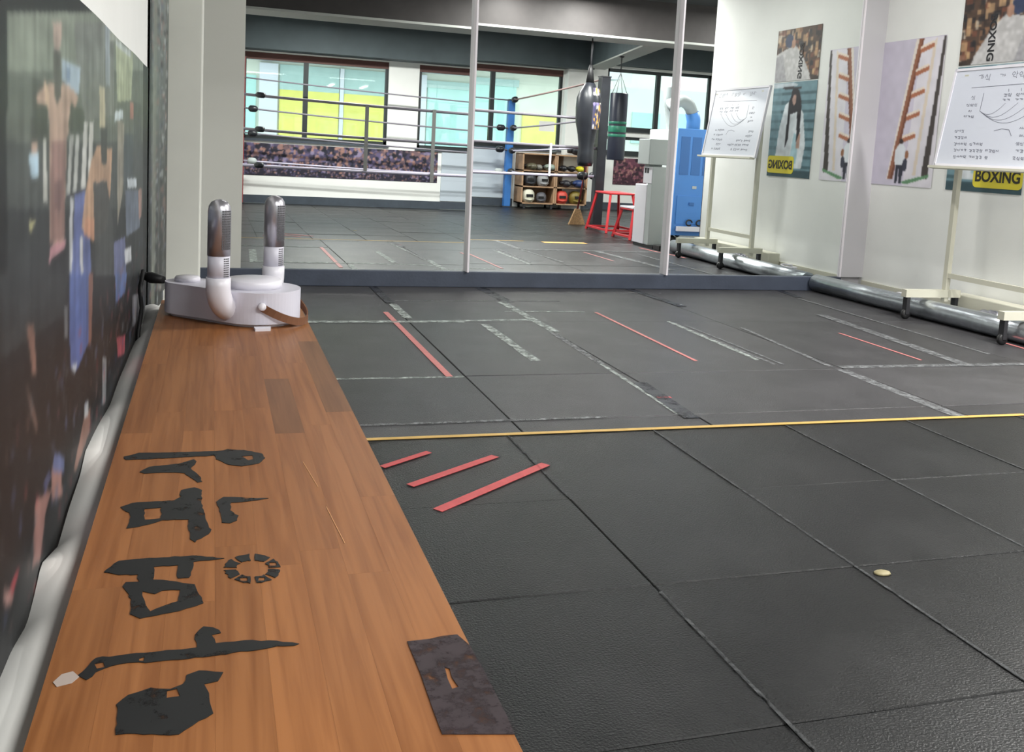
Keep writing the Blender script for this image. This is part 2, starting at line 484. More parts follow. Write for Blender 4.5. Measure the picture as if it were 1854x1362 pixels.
LETTERING = [
[[(-0.1081,1.3526),(-0.09,1.3662),(0.0119,1.3603),(0.0271,1.3672),(0.0491,1.3609),(0.0721,1.3411),(0.0756,1.3221),(0.067,1.3021),(0.0438,1.292),(0.0262,1.3006),(0.0118,1.3255),(0.0085,1.3421),(-0.0818,1.3384),(-0.1054,1.3385)],[(0.0449,1.3339),(0.0584,1.3353),(0.0594,1.319),(0.0526,1.3146)]],
[[(-0.0847,1.2884),(-0.0736,1.3066),(-0.0363,1.3135),(-0.0191,1.3298),(-0.0135,1.3206),(-0.0216,1.2942),(-0.0095,1.2631),(-0.0068,1.2391),(-0.0123,1.2381),(-0.029,1.2755),(-0.0476,1.2811),(-0.0782,1.2807)]],
[[(-0.0969,1.1656),(-0.0855,1.1775),(-0.0377,1.1781),(-0.031,1.1896),(-0.0316,1.2113),(-0.0156,1.2204),(-0.0065,1.2075),(-0.0066,1.1691),(-0.0028,1.1284),(0.0051,1.0752),(-0.0125,1.0492),(-0.0174,1.0596),(-0.0205,1.116),(-0.049,1.117),(-0.067,1.1053),(-0.0861,1.0992),(-0.083,1.1264),(-0.0858,1.1458)],[(-0.0697,1.1565),(-0.0515,1.1583),(-0.0498,1.1224),(-0.0681,1.1224)]],
[[(0.0112,1.1662),(0.0186,1.1819),(0.0709,1.1678),(0.0403,1.1616),(0.0271,1.1612),(0.0267,1.1354),(0.0351,1.1183),(0.0331,1.1034),(0.0247,1.0966),(0.0171,1.1008),(0.0145,1.1295)]],
[[(-0.0971,0.9896),(-0.0864,1.0138),(-0.0564,1.0163),(-0.0119,1.0146),(0.0182,1.0024),(-0.0116,0.9991),(-0.0137,0.9814),(-0.0157,0.9615),(-0.0271,0.963),(-0.0281,0.9929),(-0.0503,0.994),(-0.0487,0.9648),(-0.0344,0.9576),(-0.0107,0.9465),(-0.0076,0.9296),(-0.0009,0.9049),(-0.0099,0.9),(-0.023,0.8941),(-0.0572,0.8848),(-0.0654,0.895),(-0.0666,0.9251),(-0.0766,0.9534),(-0.0741,0.9639),(-0.0629,0.9618),(-0.0647,0.9779),(-0.0824,0.9812)],[(-0.0582,0.9392),(-0.0469,0.9318),(-0.0405,0.9385),(-0.0244,0.9371),(-0.0247,0.913),(-0.0367,0.9067),(-0.049,0.8976),(-0.055,0.9178)]],
[[(-0.097,0.7967),(-0.0882,0.8222),(-0.0489,0.8224),(-0.0064,0.8221),(-0.0093,0.8458),(-0.0006,0.8596),(0.0124,0.8505),(0.0128,0.8441),(0.0049,0.8412),(0.0101,0.8274),(0.0333,0.8271),(0.0609,0.8206),(0.079,0.8126),(0.0751,0.8095),(0.0602,0.8108),(0.0121,0.807),(-0.0001,0.8062),(-0.0321,0.8055),(-0.0675,0.8088),(-0.0839,0.7996),(-0.09,0.7877)],[(-0.0871,0.812),(-0.0797,0.8144),(-0.0779,0.8062),(-0.0853,0.8046)],[(-0.0524,0.8149),(-0.0485,0.8161),(-0.0481,0.81),(-0.0516,0.8095)]],
[[(-0.0641,0.7483),(-0.0561,0.7605),(-0.0397,0.7661),(-0.0264,0.7622),(-0.0161,0.7659),(-0.0135,0.7793),(-0.0039,0.7838),(0.0151,0.7791),(0.0099,0.7656),(0.0003,0.7639),(0.0032,0.7498),(0.007,0.7211),(-0.0168,0.6988),(-0.0606,0.7084)],[(-0.0282,0.76),(-0.0197,0.76),(-0.0184,0.749),(-0.0268,0.7501)]],
[[(0.0736,0.9648),(0.0729,0.9608),(0.0718,0.957),(0.0703,0.9534),(0.0685,0.9501),(0.0663,0.9472),(0.0579,0.9578),(0.0591,0.9595),(0.0602,0.9614),(0.061,0.9635),(0.0616,0.9657),(0.062,0.968)]],
[[(0.0628,0.9437),(0.06,0.9417),(0.057,0.9402),(0.0539,0.9392),(0.0507,0.9387),(0.0474,0.9387),(0.0468,0.9529),(0.0487,0.9529),(0.0506,0.9532),(0.0524,0.9538),(0.0542,0.9547),(0.0558,0.9558)],[(0.0503,0.9503),(0.0571,0.949),(0.0568,0.9423),(0.05,0.9435)]],
[[(0.0427,0.9394),(0.0394,0.9406),(0.0363,0.9421),(0.0332,0.9442),(0.0304,0.9466),(0.0277,0.9494),(0.0351,0.9592),(0.0367,0.9575),(0.0384,0.9561),(0.0402,0.9549),(0.042,0.954),(0.044,0.9534)],[(0.0337,0.953),(0.0404,0.9518),(0.0402,0.945),(0.0335,0.9462)]],
[[(0.0244,0.954),(0.0224,0.9576),(0.0208,0.9614),(0.0195,0.9654),(0.0186,0.9696),(0.0181,0.9738),(0.0296,0.9732),(0.0299,0.9708),(0.0304,0.9685),(0.0311,0.9661),(0.032,0.9639),(0.0332,0.9619)]],
[[(0.0181,0.9798),(0.0186,0.9839),(0.0195,0.9879),(0.0208,0.9917),(0.0225,0.9952),(0.0245,0.9984),(0.0335,0.9871),(0.0323,0.9853),(0.0312,0.9834),(0.0305,0.9812),(0.0299,0.979),(0.0296,0.9767)]],
[[(0.0281,1.0023),(0.0309,1.0045),(0.0339,1.0063),(0.0372,1.0075),(0.0406,1.0082),(0.0441,1.0083),(0.0448,0.9925),(0.0428,0.9924),(0.0408,0.9921),(0.0389,0.9914),(0.0372,0.9905),(0.0355,0.9893)]],
[[(0.0491,1.0075),(0.0526,1.0063),(0.056,1.0046),(0.0592,1.0023),(0.0622,0.9997),(0.0649,0.9966),(0.0568,0.9859),(0.0552,0.9876),(0.0535,0.9891),(0.0516,0.9904),(0.0497,0.9914),(0.0477,0.992)]],
[[(0.0683,0.9916),(0.0702,0.9877),(0.0717,0.9836),(0.0729,0.9794),(0.0736,0.9751),(0.0739,0.9709),(0.0622,0.9714),(0.062,0.9738),(0.0615,0.9763),(0.0608,0.9786),(0.0599,0.9809),(0.0588,0.9831)],[(0.0636,0.9839),(0.0706,0.9826),(0.0702,0.9753),(0.0632,0.9766)]]]
WORN_PATCH = [[(0.1728,0.7968),(0.1934,0.7971),(0.2057,0.8001),(0.2197,0.8),(0.2261,0.7794),(0.2277,0.7349),(0.2276,0.6685),(0.2266,0.6455),(0.1727,0.6573),(0.1727,0.6837),(0.1737,0.7461)],[(0.1959,0.7483),(0.1996,0.7455),(0.1983,0.7312),(0.2003,0.7166),(0.1944,0.7148),(0.1942,0.7301)]]
PAINT_SMEAR = [[(-0.1152,0.7904),(-0.1103,0.8013),(-0.1023,0.8042),(-0.0964,0.7947),(-0.1009,0.7863),(-0.1114,0.783)]]
CURL_EDGE = [(0.81,0.427),(0.852,0.424),(0.899,0.423),(0.973,0.411),(1.01,0.419),(1.059,0.435),(1.172,0.404),(1.263,0.416),(1.368,0.423),(1.427,0.438),(1.586,0.427),(1.775,0.411),(1.931,0.412),(2.187,0.409),(2.467,0.395),(2.664,0.407)]

# ------------------------------------------------------------------ structure
XL, XR, YB, YM, ZC = -0.17, 4.55, -2.90, 5.90, 2.70


def floor_mat(name, rgb, rough, dust, dscale):
    m = mat(name, rgb, rough, noise=0.16, scale=5, bump=0.25, bscale=220, spec=0.2)
    nt = m.node_tree
    p = nt.nodes['Principled BSDF']
    src = p.inputs['Base Color'].links[0].from_socket
    tc = [n for n in nt.nodes if n.type == 'TEX_COORD'][0]
    n = nt.nodes.new('ShaderNodeTexNoise')
    n.inputs['Scale'].default_value = dscale
    n.inputs['Detail'].default_value = 9
    n.inputs['Roughness'].default_value = 0.65
    nt.links.new(tc.outputs['Object'], n.inputs['Vector'])
    r = nt.nodes.new('ShaderNodeValToRGB')
    r.color_ramp.elements[0].position = 0.5
    r.color_ramp.elements[1].position = 0.85
    r.color_ramp.elements[1].color = (dust, dust, dust, 1)
    r.color_ramp.elements[0].color = (0, 0, 0, 1)
    nt.links.new(n.outputs['Fac'], r.inputs['Fac'])
    add = nt.nodes.new('ShaderNodeMixRGB')
    add.blend_type = 'ADD'
    add.inputs['Fac'].default_value = 1
    oi = nt.nodes.new('ShaderNodeObjectInfo')
    mr = nt.nodes.new('ShaderNodeMapRange')
    mr.inputs['To Min'].default_value = 0.8
    mr.inputs['To Max'].default_value = 1.25
    nt.links.new(oi.outputs['Random'], mr.inputs['Value'])
    mul = nt.nodes.new('ShaderNodeMixRGB')
    mul.blend_type = 'MULTIPLY'
    mul.inputs['Fac'].default_value = 1
    nt.links.new(src, mul.inputs['Color1'])
    nt.links.new(mr.outputs['Result'], mul.inputs['Color2'])
    nt.links.new(mul.outputs['Color'], add.inputs['Color1'])
    nt.links.new(r.outputs['Color'], add.inputs['Color2'])
    nt.links.new(add.outputs['Color'], p.inputs['Base Color'])
    # roughness varies with wear
    rr = nt.nodes.new('ShaderNodeMapRange')
    rr.inputs['To Min'].default_value = rough - 0.08
    rr.inputs['To Max'].default_value = rough + 0.1
    nt.links.new(n.outputs['Fac'], rr.inputs['Value'])
    nt.links.new(rr.outputs['Result'], p.inputs['Roughness'])
    return m


M_MAT = floor_mat('black_rubber_mat', (22, 23, 24), 0.31, 0.018, 2.2)
M_PANEL = floor_mat('worn_grey_vinyl_panel', (60, 59, 61), 0.31, 0.025, 3.0)

floor = struct(MB().box(XL - 0.1, YB - 0.15, -0.12, 8.5, YM + 0.15, -0.016).build('floor', M_SUB))
# rubber mats, half a metre square, up to the yellow edge tape
MX = [XL] + [0.398 + 0.5 * k - 0.0 for k in range(0, 17)]
MX = [XL, 0.398] + [0.398 + 0.5 * k for k in range(1, 16)] + [8.4]
MY = [2.80, 2.237, 1.737, 1.237, 0.737, 0.237, -0.263, -0.763, -1.263, -1.763, -2.263, -2.90]
tile_me = {}
for i in range(len(MX) - 1):
    for j in range(len(MY) - 1):
        x0, x1, y0, y1 = MX[i], MX[i + 1], MY[j + 1], MY[j]
        if x0 > 6.6 and y0 > 1.3:
            continue
        w, h = round(x1 - x0, 3), round(y1 - y0, 3)
        if (w, h) not in tile_me:
            o = MB().box(-w / 2 + 0.0006, -h / 2 + 0.0006, -0.016, w / 2 - 0.0006, h / 2 - 0.0006, 0).build('rubber_mat', M_MAT, floor, bevel=0.0022, bseg=1)
            tile_me[(w, h)] = o
        else:
            o = tile_me[(w, h)].copy()
            COL.objects.link(o)
            o.parent = floor
        o.location = ((x0 + x1) / 2, (y0 + y1) / 2, random.uniform(-0.0022, 0.0012))
        o.rotation_euler = (random.uniform(-0.0012, 0.0012), random.uniform(-0.0012, 0.0012), random.uniform(-0.002, 0.002))
# vinyl panels between the yellow tape and the mirror
PXX = [XL, 0.957, 1.632, 2.70, 3.765, XR]
PYY = [2.80, 2.945, 3.56, 4.69, 5.88]
for i in range(len(PXX) - 1):
    for j in range(len(PYY) - 1):
        x0, x1, y0, y1 = PXX[i], PXX[i + 1], PYY[j], PYY[j + 1]
        o = MB().box(x0 + 0.002, y0 + 0.002, -0.016, x1 - 0.002, y1 - 0.002, 0).build('floor_panel', M_PANEL, floor, bevel=0.002, bseg=1)
        o.location.z = random.uniform(-0.001, 0.0005)
for x0 in (XR,):
    MB().box(XR, 2.802, -0.016, 8.4, 3.4, -0.001).build('floor_panel', M_PANEL, floor)

# tapes stuck to the floor (x0,y0 -> x1,y1, width)
T_Y = mat('yellow_edge_tape', (196, 160, 84), 0.5, noise=0.1, scale=20)
T_W = worn_mat('worn_white_tape', (168, 176, 172), 0.5, 22, 0.50)
T_G = worn_mat('grey_tape_residue', (120, 122, 124), 0.5, 26, 0.50)
T_P = mat('pink_tape', (196, 118, 116), 0.5, noise=0.12, scale=30)
T_R = mat('red_tape', (186, 74, 76), 0.45, noise=0.12, scale=30)
T_K = worn_mat('black_joint_tape', (36, 38, 46), 0.4, 10, 0.42)
T_O = mat('orange_tape', (206, 158, 84), 0.45, noise=0.1, scale=20)
T_D = worn_mat('grey_dust', (74, 76, 78), 0.8, 30, 0.52)
tapes = [
    ('yellow_tape', T_Y, 0.20, 2.800, 2.95, 2.797, 0.022), ('yellow_tape', T_O, 3.12, 2.88, 3.58, 2.88, 0.12),
    ('white_tape', T_W, 0.30, 4.690, 1.24, 4.700, 0.055), ('white_tape', T_W, 1.20, 4.72, 1.62, 4.75, 0.035),
    ('white_tape', T_W, 1.55, 5.00, 2.02, 4.99, 0.02), ('white_tape', T_G, 1.0, 5.33, 2.0, 5.35, 0.012),
    ('white_tape', T_W, 0.20, 3.548, 0.95, 3.545, 0.02), ('white_tape', T_G, 0.2, 2.945, 1.3, 2.945, 0.02),
    ('white_tape', T_W, 0.965, 5.22, 0.971, 4.79, 0.05), ('pink_tape', T_P, 0.884, 4.97, 0.892, 3.55, 0.028),
    ('white_tape', T_W, 1.625, 5.30, 1.64, 4.42, 0.055), ('white_tape', T_G, 1.62, 4.42, 1.60, 3.72, 0.035),
    ('white_tape', T_W, 1.60, 3.72, 1.575, 2.95, 0.02), ('white_tape', T_W, 1.332, 4.62, 1.328, 3.80, 0.05),
    ('pink_tape', T_P, 2.082, 4.97, 2.066, 3.75, 0.018), ('white_tape', T_G, 2.40, 4.65, 2.413, 3.66, 0.022),
    ('white_tape', T_G, 2.445, 4.55, 2.455, 3.66, 0.018), ('white_tape', T_G, 2.745, 4.50, 2.66, 3.60, 0.028),
    ('white_tape', T_G, 2.676, 3.54, 2.652, 2.81, 0.06), ('white_tape', T_G, 3.52, 4.90, 3.40, 3.56, 0.075),
    ('white_tape', T_G, 2.70, 3.59, 4.05, 3.58, 0.05), ('pink_tape', T_P, 3.25, 4.35, 3.236, 3.70, 0.015),
    ('pink_tape', T_P, 4.085, 4.05, 4.02, 3.20, 0.02), ('white_tape', T_G, 3.77, 5.50, 3.735, 3.80, 0.025),
    ('white_tape', T_W, 0.29, 4.72, 0.315, 3.84, 0.06), ('white_tape', T_W, 2.40, 4.69, 2.38, 3.75, 0.03),
    ('black_tape', T_K, 0.957, 5.87, 0.96, 5.26, 0.05), ('black_tape', T_K, 1.645, 5.87, 1.665, 5.30, 0.075),
    ('black_tape', T_K, 2.685, 5.87, 2.735, 5.18, 0.06), ('black_tape', T_K, 1.63, 3.40, 1.60, 2.90, 0.06),
    ('black_tape', T_K, 3.85, 5.87, 3.80, 5.55, 0.05),
    ('dust_line', T_D, 0.898, 2.24, 0.896, 2.78, 0.007), ('dust_line', T_D, 1.3985, 1.25, 1.397, 2.78, 0.008), ('dust_line', T_D, 1.898, 1.74, 1.897, 2.78, 0.007), ('dust_line', T_D, 2.398, 2.24, 2.397, 2.78, 0.007),
    ('dust_line', T_D, 0.8985, 0.95, 0.897, 1.70, 0.008),
    ('red_tape', T_R, 0.508, 2.392, 0.80, 2.595, 0.027), ('red_tape', T_R, 0.541, 2.211, 0.925, 2.505, 0.03),
    ('red_tape', T_R, 0.46, 2.545, 0.616, 2.656, 0.022), ('red_tape', T_R, 1.60, 3.175, 1.655, 3.17, 0.02),
]
for k, (nm, tm, xa, ya, xb, yb, w) in enumerate(tapes):
    a = math.atan2(yb - ya, xb - xa)
    L = math.hypot(xb - xa, yb - ya)
    n = max(3, int(L / 0.12))
    pts = []
    for s in (1, -1):
        rng = range(n + 1) if s == 1 else range(n, -1, -1)
        for q in rng:
            pts.append((L * q / n, s * w / 2 * random.uniform(0.8 if tm in (T_W, T_G) else 0.97, 1.0)))
    o = MB().prism([pts], 0, 0.0012).build(nm, tm, floor)
    o.location = (xa, ya, 0.0005 + 0.0003 * (k % 3))
    o.rotation_euler = (0, 0, a)
sp = MB().lathe([(0.0, 0), (0.018, 0.0), (0.016, 0.003), (0.0, 0.003)], (1.438, 1.693, 0), 10, sx=1.2, sy=0.8).build('floor_stain', mat('yellow_gum', (150, 140, 104), 0.6), floor)

# walls
struct(MB().box(XL - 0.12, YB - 0.15, 0, XL, YM + 0.05, ZC).build('wall_left', M_WALL))
struct(MB().box(XR, 3.42, 0, XR + 0.14, YM + 0.05, ZC).build('wall_right', M_WALL))
struct(MB().box(XL, YM + 0.03, 0, XR + 0.14, YM + 0.15, ZC).build('wall_mirror_side', M_WALLG))
struct(MB().box(XR + 0.14, 3.42, 0, 8.5, 3.54, ZC).build('wall_alcove', M_WALL))
struct(MB().box(8.4, YB - 0.15, 0, 8.5, 3.42, ZC).build('wall_far_right', M_WALL))
wb = MB()
W = [(0.40, 2.53, 0.95, 2.20), (3.00, 5.34, 0.93, 2.20), (6.10, 8.00, 1.32, 2.30), (6.10, 8.00, 0.93, 1.21)]
xs = [XL, 0.40, 2.53, 3.00, 5.34, 6.10, 8.00, 8.5]
for i in range(7):
    a, b = xs[i], xs[i + 1]
    if (a, b) == (0.40, 2.53): segs = [(0, 0.95), (2.20, ZC)]
    elif (a, b) == (3.00, 5.34): segs = [(0, 0.93), (2.20, ZC)]
    elif (a, b) == (6.10, 8.00): segs = [(0, 0.93), (1.21, 1.32), (2.30, ZC)]
    else: segs = [(0, ZC)]
    for z0, z1 in segs:
        wb.box(a, YB - 0.15, z0, b, YB, z1)
struct(wb.build('wall_back', M_WALL))
struct(MB().box(XL - 0.12, YB - 0.15, ZC, 8.5, YM + 0.15, ZC + 0.1).build('ceiling', M_CEIL))
struct(MB().box(XL, YB + 0.0, 0, 4.58, YB + 0.02, 0.12).build('baseboard_back', M_BASE))
struct(MB().box(5.72, YB + 0.0, 0, 8.4, YB + 0.02, 0.12).build('baseboard_back_right', M_BASE))
struct(MB().box(XR - 0.015, 3.45, 0, XR, YM - 0.02, 0.08).build('baseboard_right', M_BEIGE))
# column left of the mirror, pier at the back wall, plain strip right of the mirror
struct(MB().box(XL, 3.83, 0, -0.044, 4.25, ZC).build('column_left', mat('cream_column_paint', (226, 226, 218), 0.7, noise=0.02), bevel=0.004))
struct(MB().box(XL, YM + 0.0, 0.10, 0.168, YM + 0.03, ZC).build('trim_1', mat('grey_panel_paint', (198, 198, 192), 0.7)))
struct(MB().box(4.355, YM - 0.012, 0.10, XR, YM + 0.03, ZC).build('trim_2', M_WALLG))
struct(MB().box(5.36, YB, 0, 5.74, YB + 0.16, ZC).build('column_back', M_WALL, bevel=0.01))
# ledge under the mirror
led = struct(MB().box(XL, 5.872, 0, 4.36, YM + 0.03, 0.10).build('trim_3', M_LEDGE, bevel=0.004))
# beams
struct(MB().box(XL, YB, 2.22, 5.72, YB + 0.35, ZC).build('beam_back', M_BEAM))
struct(MB().box(5.74, YB, 2.34, 8.4, YB + 0.22, ZC).build('beam_back_right', M_BEAM))
bq = struct(MB().box(XL, 0.80, 2.26, 8.4, 1.30, ZC).build('beam_middle', M_BEAMB))
MB().box(XL, 0.86, 2.235, 8.4, 1.32, 2.26).build('soffit_strip', M_SOFFIT, bq)
ds = struct(MB().bar((5.80, -2.68, 2.44), (5.15, 0.80, 2.44), 0.26, 0.36).build('beam_side', M_BEAM))
MB().bar((5.80, -2.68, 2.25), (5.15, 0.80, 2.25), 0.28, 0.02).build('soffit_strip', M_SOFFIT, ds)


def window(n, x0, x1, z0, z1, mull, header=None):
    w = struct(MB().box(x0, YB - 0.10, z0, x1, YB - 0.04, z0 + 0.05)
               .box(x0, YB - 0.10, z1 - 0.05, x1, YB - 0.04, z1)
               .box(x0, YB - 0.10, z0, x0 + 0.045, YB - 0.04, z1)
               .box(x1 - 0.045, YB - 0.10, z0, x1, YB - 0.04, z1).build('window_%d' % n, M_DKFR))
    for mx in mull:
        MB().box(mx - 0.035, YB - 0.105, z0 + 0.05, mx + 0.035, YB - 0.035, z1 - 0.05).build('mullion', M_DKFR, w)
    ed = [x0 + 0.045] + list(mull) + [x1 - 0.045]
    for a, b in zip(ed[:-1], ed[1:]):
        MB().box(a, YB - 0.072, z0 + 0.05, b, YB - 0.066, z1 - 0.05).build('pane', M_GLASS, w)
    MB().box(x0 - 0.03, YB - 0.15, z0 - 0.035, x1 + 0.03, YB + 0.03, z0).build('sill', M_DKFR if n > 2 else M_BASE, w)
    if header:
        MB().box(x0, YB - 0.13, z1 - 0.10, x1, YB - 0.03, z1).build('header', header, w)
    return w


M_GLASS = bpy.data.materials.new('window_glass')
M_GLASS.use_nodes = True
nt = M_GLASS.node_tree
for nn in list(nt.nodes):
    if nn.type == 'BSDF_PRINCIPLED':
        nt.nodes.remove(nn)
tr = nt.nodes.new('ShaderNodeBsdfTransparent'); tr.inputs['Color'].default_value = (0.90, 0.97, 0.96, 1)
gl = nt.nodes.new('ShaderNodeBsdfGlossy'); gl.inputs['Roughness'].default_value = 0.02
mx = nt.nodes.new('ShaderNodeMixShader'); mx.inputs['Fac'].default_value = 0.06
nt.links.new(tr.outputs[0], mx.inputs[1]); nt.links.new(gl.outputs[0], mx.inputs[2])
nt.links.new(mx.outputs[0], nt.nodes['Material Output'].inputs['Surface'])
window(1, *W[0], [1.30], M_RBFR)
window(2, *W[1], [4.18], M_RBFR)
window(3, *W[2], [7.03])
window(4, *W[3], [7.03])

# mirror in three panels, each very slightly out of plumb, with white strips over the joints
M_MIR = bpy.data.materials.new('silvered_mirror')
M_MIR.use_nodes = True
p = M_MIR.node_tree.nodes['Principled BSDF']
p.inputs['Base Color'].default_value = (0.90, 0.935, 0.92, 1)
p.inputs['Metallic'].default_value = 1
p.inputs['Roughness'].default_value = 0.0
for lab, x0, x1, a in (('tall mirror panel nearest the cream column at left', 0.168, 1.555, 0.006),
                       ('middle mirror panel between the two white strips', 1.555, 2.948, 0.001),
                       ('right mirror panel beside the grey wall strip', 2.948, 4.355, 0.0)):
    t = thing('wall_mirror', lab, 'mirror', (0, YM, 0.10), 0, 'mirror panels of the mirror wall')
    t.rotation_euler = (-a, 0, 0)
    MB().box(x0, 0, 0, x1, 0.005, 2.5).build('glass', M_MIR, t)
    MB().box(x0, 0.0055, 0, x1, 0.012, 2.5).build('backing', M_DARK, t)
for lab, xb, xt in (('left white metal strip covering a mirror joint', 1.557, 1.528), ('right white metal strip covering a mirror joint', 2.951, 2.935)):
    o = MB().bar((xb, YM - 0.012, 0.10), (xt, YM - 0.012, 2.60), 0.082, 0.012)
    o = o.build('mirror_strip', M_FRAME)
    tag(o, lab, 'trim strip', 'mirror joint strips')
o = MB().box(4.352, YM - 0.016, 0.10, 4.362, YM - 0.002, 2.6).build('mirror_edging', M_FRAME)
tag(o, 'narrow pale edging along the right end of the mirror wall', 'trim strip')

# added fill lamps, unseen overhead, placed to brighten walls without floor glare
M_TUBE = mat('fill_lamp_diffuser', (255, 252, 244), 0.5, emit=6)
for k, (lx, ly) in enumerate([(3.1, 2.1), (4.0, 2.2), (1.1, 5.0), (3.3, 5.0), (1.6, -1.0), (3.6, -0.7), (6.4, -0.6), (6.4, 2.0)]):
    t = thing('fill_lamp', '', 'lamp', (lx, ly, ZC), pi / 2 if k < 2 else 0, 'added fill lamps')
    t['label'] = ['added fill lamp on the right side above the near floor', 'added fill lamp on the right side facing the whiteboard', 'added fill lamp by the mirror at left', 'added fill lamp by the mirror at right',
                  'added fill lamp above the ring, window side left', 'added fill lamp above the ring by the black post', 'added fill lamp near the striped punch bag', 'added fill lamp in the alcove behind the cooler'][k]
    MB().box(-0.6, -0.06, -0.04, 0.6, 0.06, 0).build('housing', M_WHITE, t)
    MB().box(-0.58, -0.05, -0.055, 0.58, 0.05, -0.04).build('diffuser', M_TUBE, t)
    ld = bpy.data.lights.new('fill_light', 'AREA')
    ld.shape = 'RECTANGLE'; ld.size = 1.15; ld.size_y = 0.1; ld.energy = FILL_W * (0.9, 1.9, 0.10, 0.22, 1.65, 1.3, 1.0, 1.0)[k]
    ld.color = (1.0, 0.985, 0.95)
    lo = bpy.data.objects.new('fill_light', ld)
    COL.objects.link(lo); lo.parent = t; lo.location = (0, 0, -0.07)

# ------------------------------------------------------------------ outside the windows
M_CREAM = mat('cream_render', (228, 228, 214), 0.8, noise=0.04, scale=3)
M_YEL = mat('yellow_panel', (236, 226, 122), 0.7, noise=0.08, scale=4)
M_TEAL = mat('pale_teal_shutter', (186, 224, 218), 0.6, noise=0.05, scale=4)
M_TEALG = mat('grey_teal_band', (186, 208, 204), 0.6, noise=0.05)
M_ASPH = mat('pale_asphalt', (120, 120, 118), 0.9, noise=0.1)
struct(MB().box(-8, -30, -3.1, 30, -3.2, -3.0).build('ground', M_ASPH))
b = thing('building', 'cream building with yellow panels and teal shutters across the street', 'building', (0, -8.4, -3.0))
MB().box(-6, -3.0, 0, 8.2, 0, 6.6).build('wall', M_CREAM, b)
MB().box(-6.2, -3.2, 5.55, 8.5, 0.5, 5.9).build('eaves', M_WHITE, b)
for k, (x0, x1) in enumerate(((1.26, 2.45), (2.55, 3.9))):
    MB().box(x0, 0, 3.75, x1, 0.06, 5.0).build('yellow_panel', M_YEL, b)
    MB().box(x0, 0, 5.0, x1, 0.05, 5.5).build('teal_band', M_TEALG, b)
    f = MB().box(x0, 0, 2.6, x1 - 0.1, 0.05, 3.72).build('window_frame', M_WHITE, b)
    MB().box(x0 + 0.12, 0.05, 2.7, x1 - 0.22, 0.07, 3.6).build('pane', M_CREAM, f)
for x0, x1 in ((0.0, 0.8), (4.30, 5.25), (5.3, 6.25)):
    s = MB().box(x0, 0, 2.9, x1, 0.05, 5.25).build('shutter', M_TEAL, b)
MB().box(4.1, 0, 5.25, 6.3, 0.07, 5.4).build('teal_band', M_TEALG, b)
MB().box(6.42, 0, 2.9, 7.3, 0.06, 4.7).build('yellow_panel', M_YEL, b)
MB().box(0.86, 0, 2.0, 1.22, 0.12, 5.5).build('pillar', M_WHITE, b)
MB().box(4.06, 0, 2.0, 4.26, 0.12, 5.5).build('pillar', M_WHITE, b)
MB().box(2.46, 0, 2.0, 2.54, 0.10, 5.5).build('pillar', M_WHITE, b)
M_FARB = mat('far_white_render', (226, 230, 222), 0.8)
for lab, x0, x1, y, h in (('distant white block with teal windows, left one beyond the right window', 11.5, 14.6, -14.5, 5.9),
                          ('distant stepped white block, right one beyond the right window', 14.9, 20.0, -15.5, 5.2)):
    b = thing('building', lab, 'building', (x0, y, -3.0))
    MB().box(0, -3, 0, x1 - x0, 0, h).build('wall', M_FARB, b)
    MB().box(0.4, -2, h, 1.4, -0.5, h + 0.7).build('roof_hut', M_FARB, b)
    nw = int((x1 - x0) / 1.2)
    for r in range(2):
        for c in range(nw):
            MB().box(0.25 + c * 1.2, 0, h - 1.6 - 1.7 * r, 1.15 + c * 1.2, 0.05, h - 0.7 - 1.7 * r).build('window', M_TEAL, b)

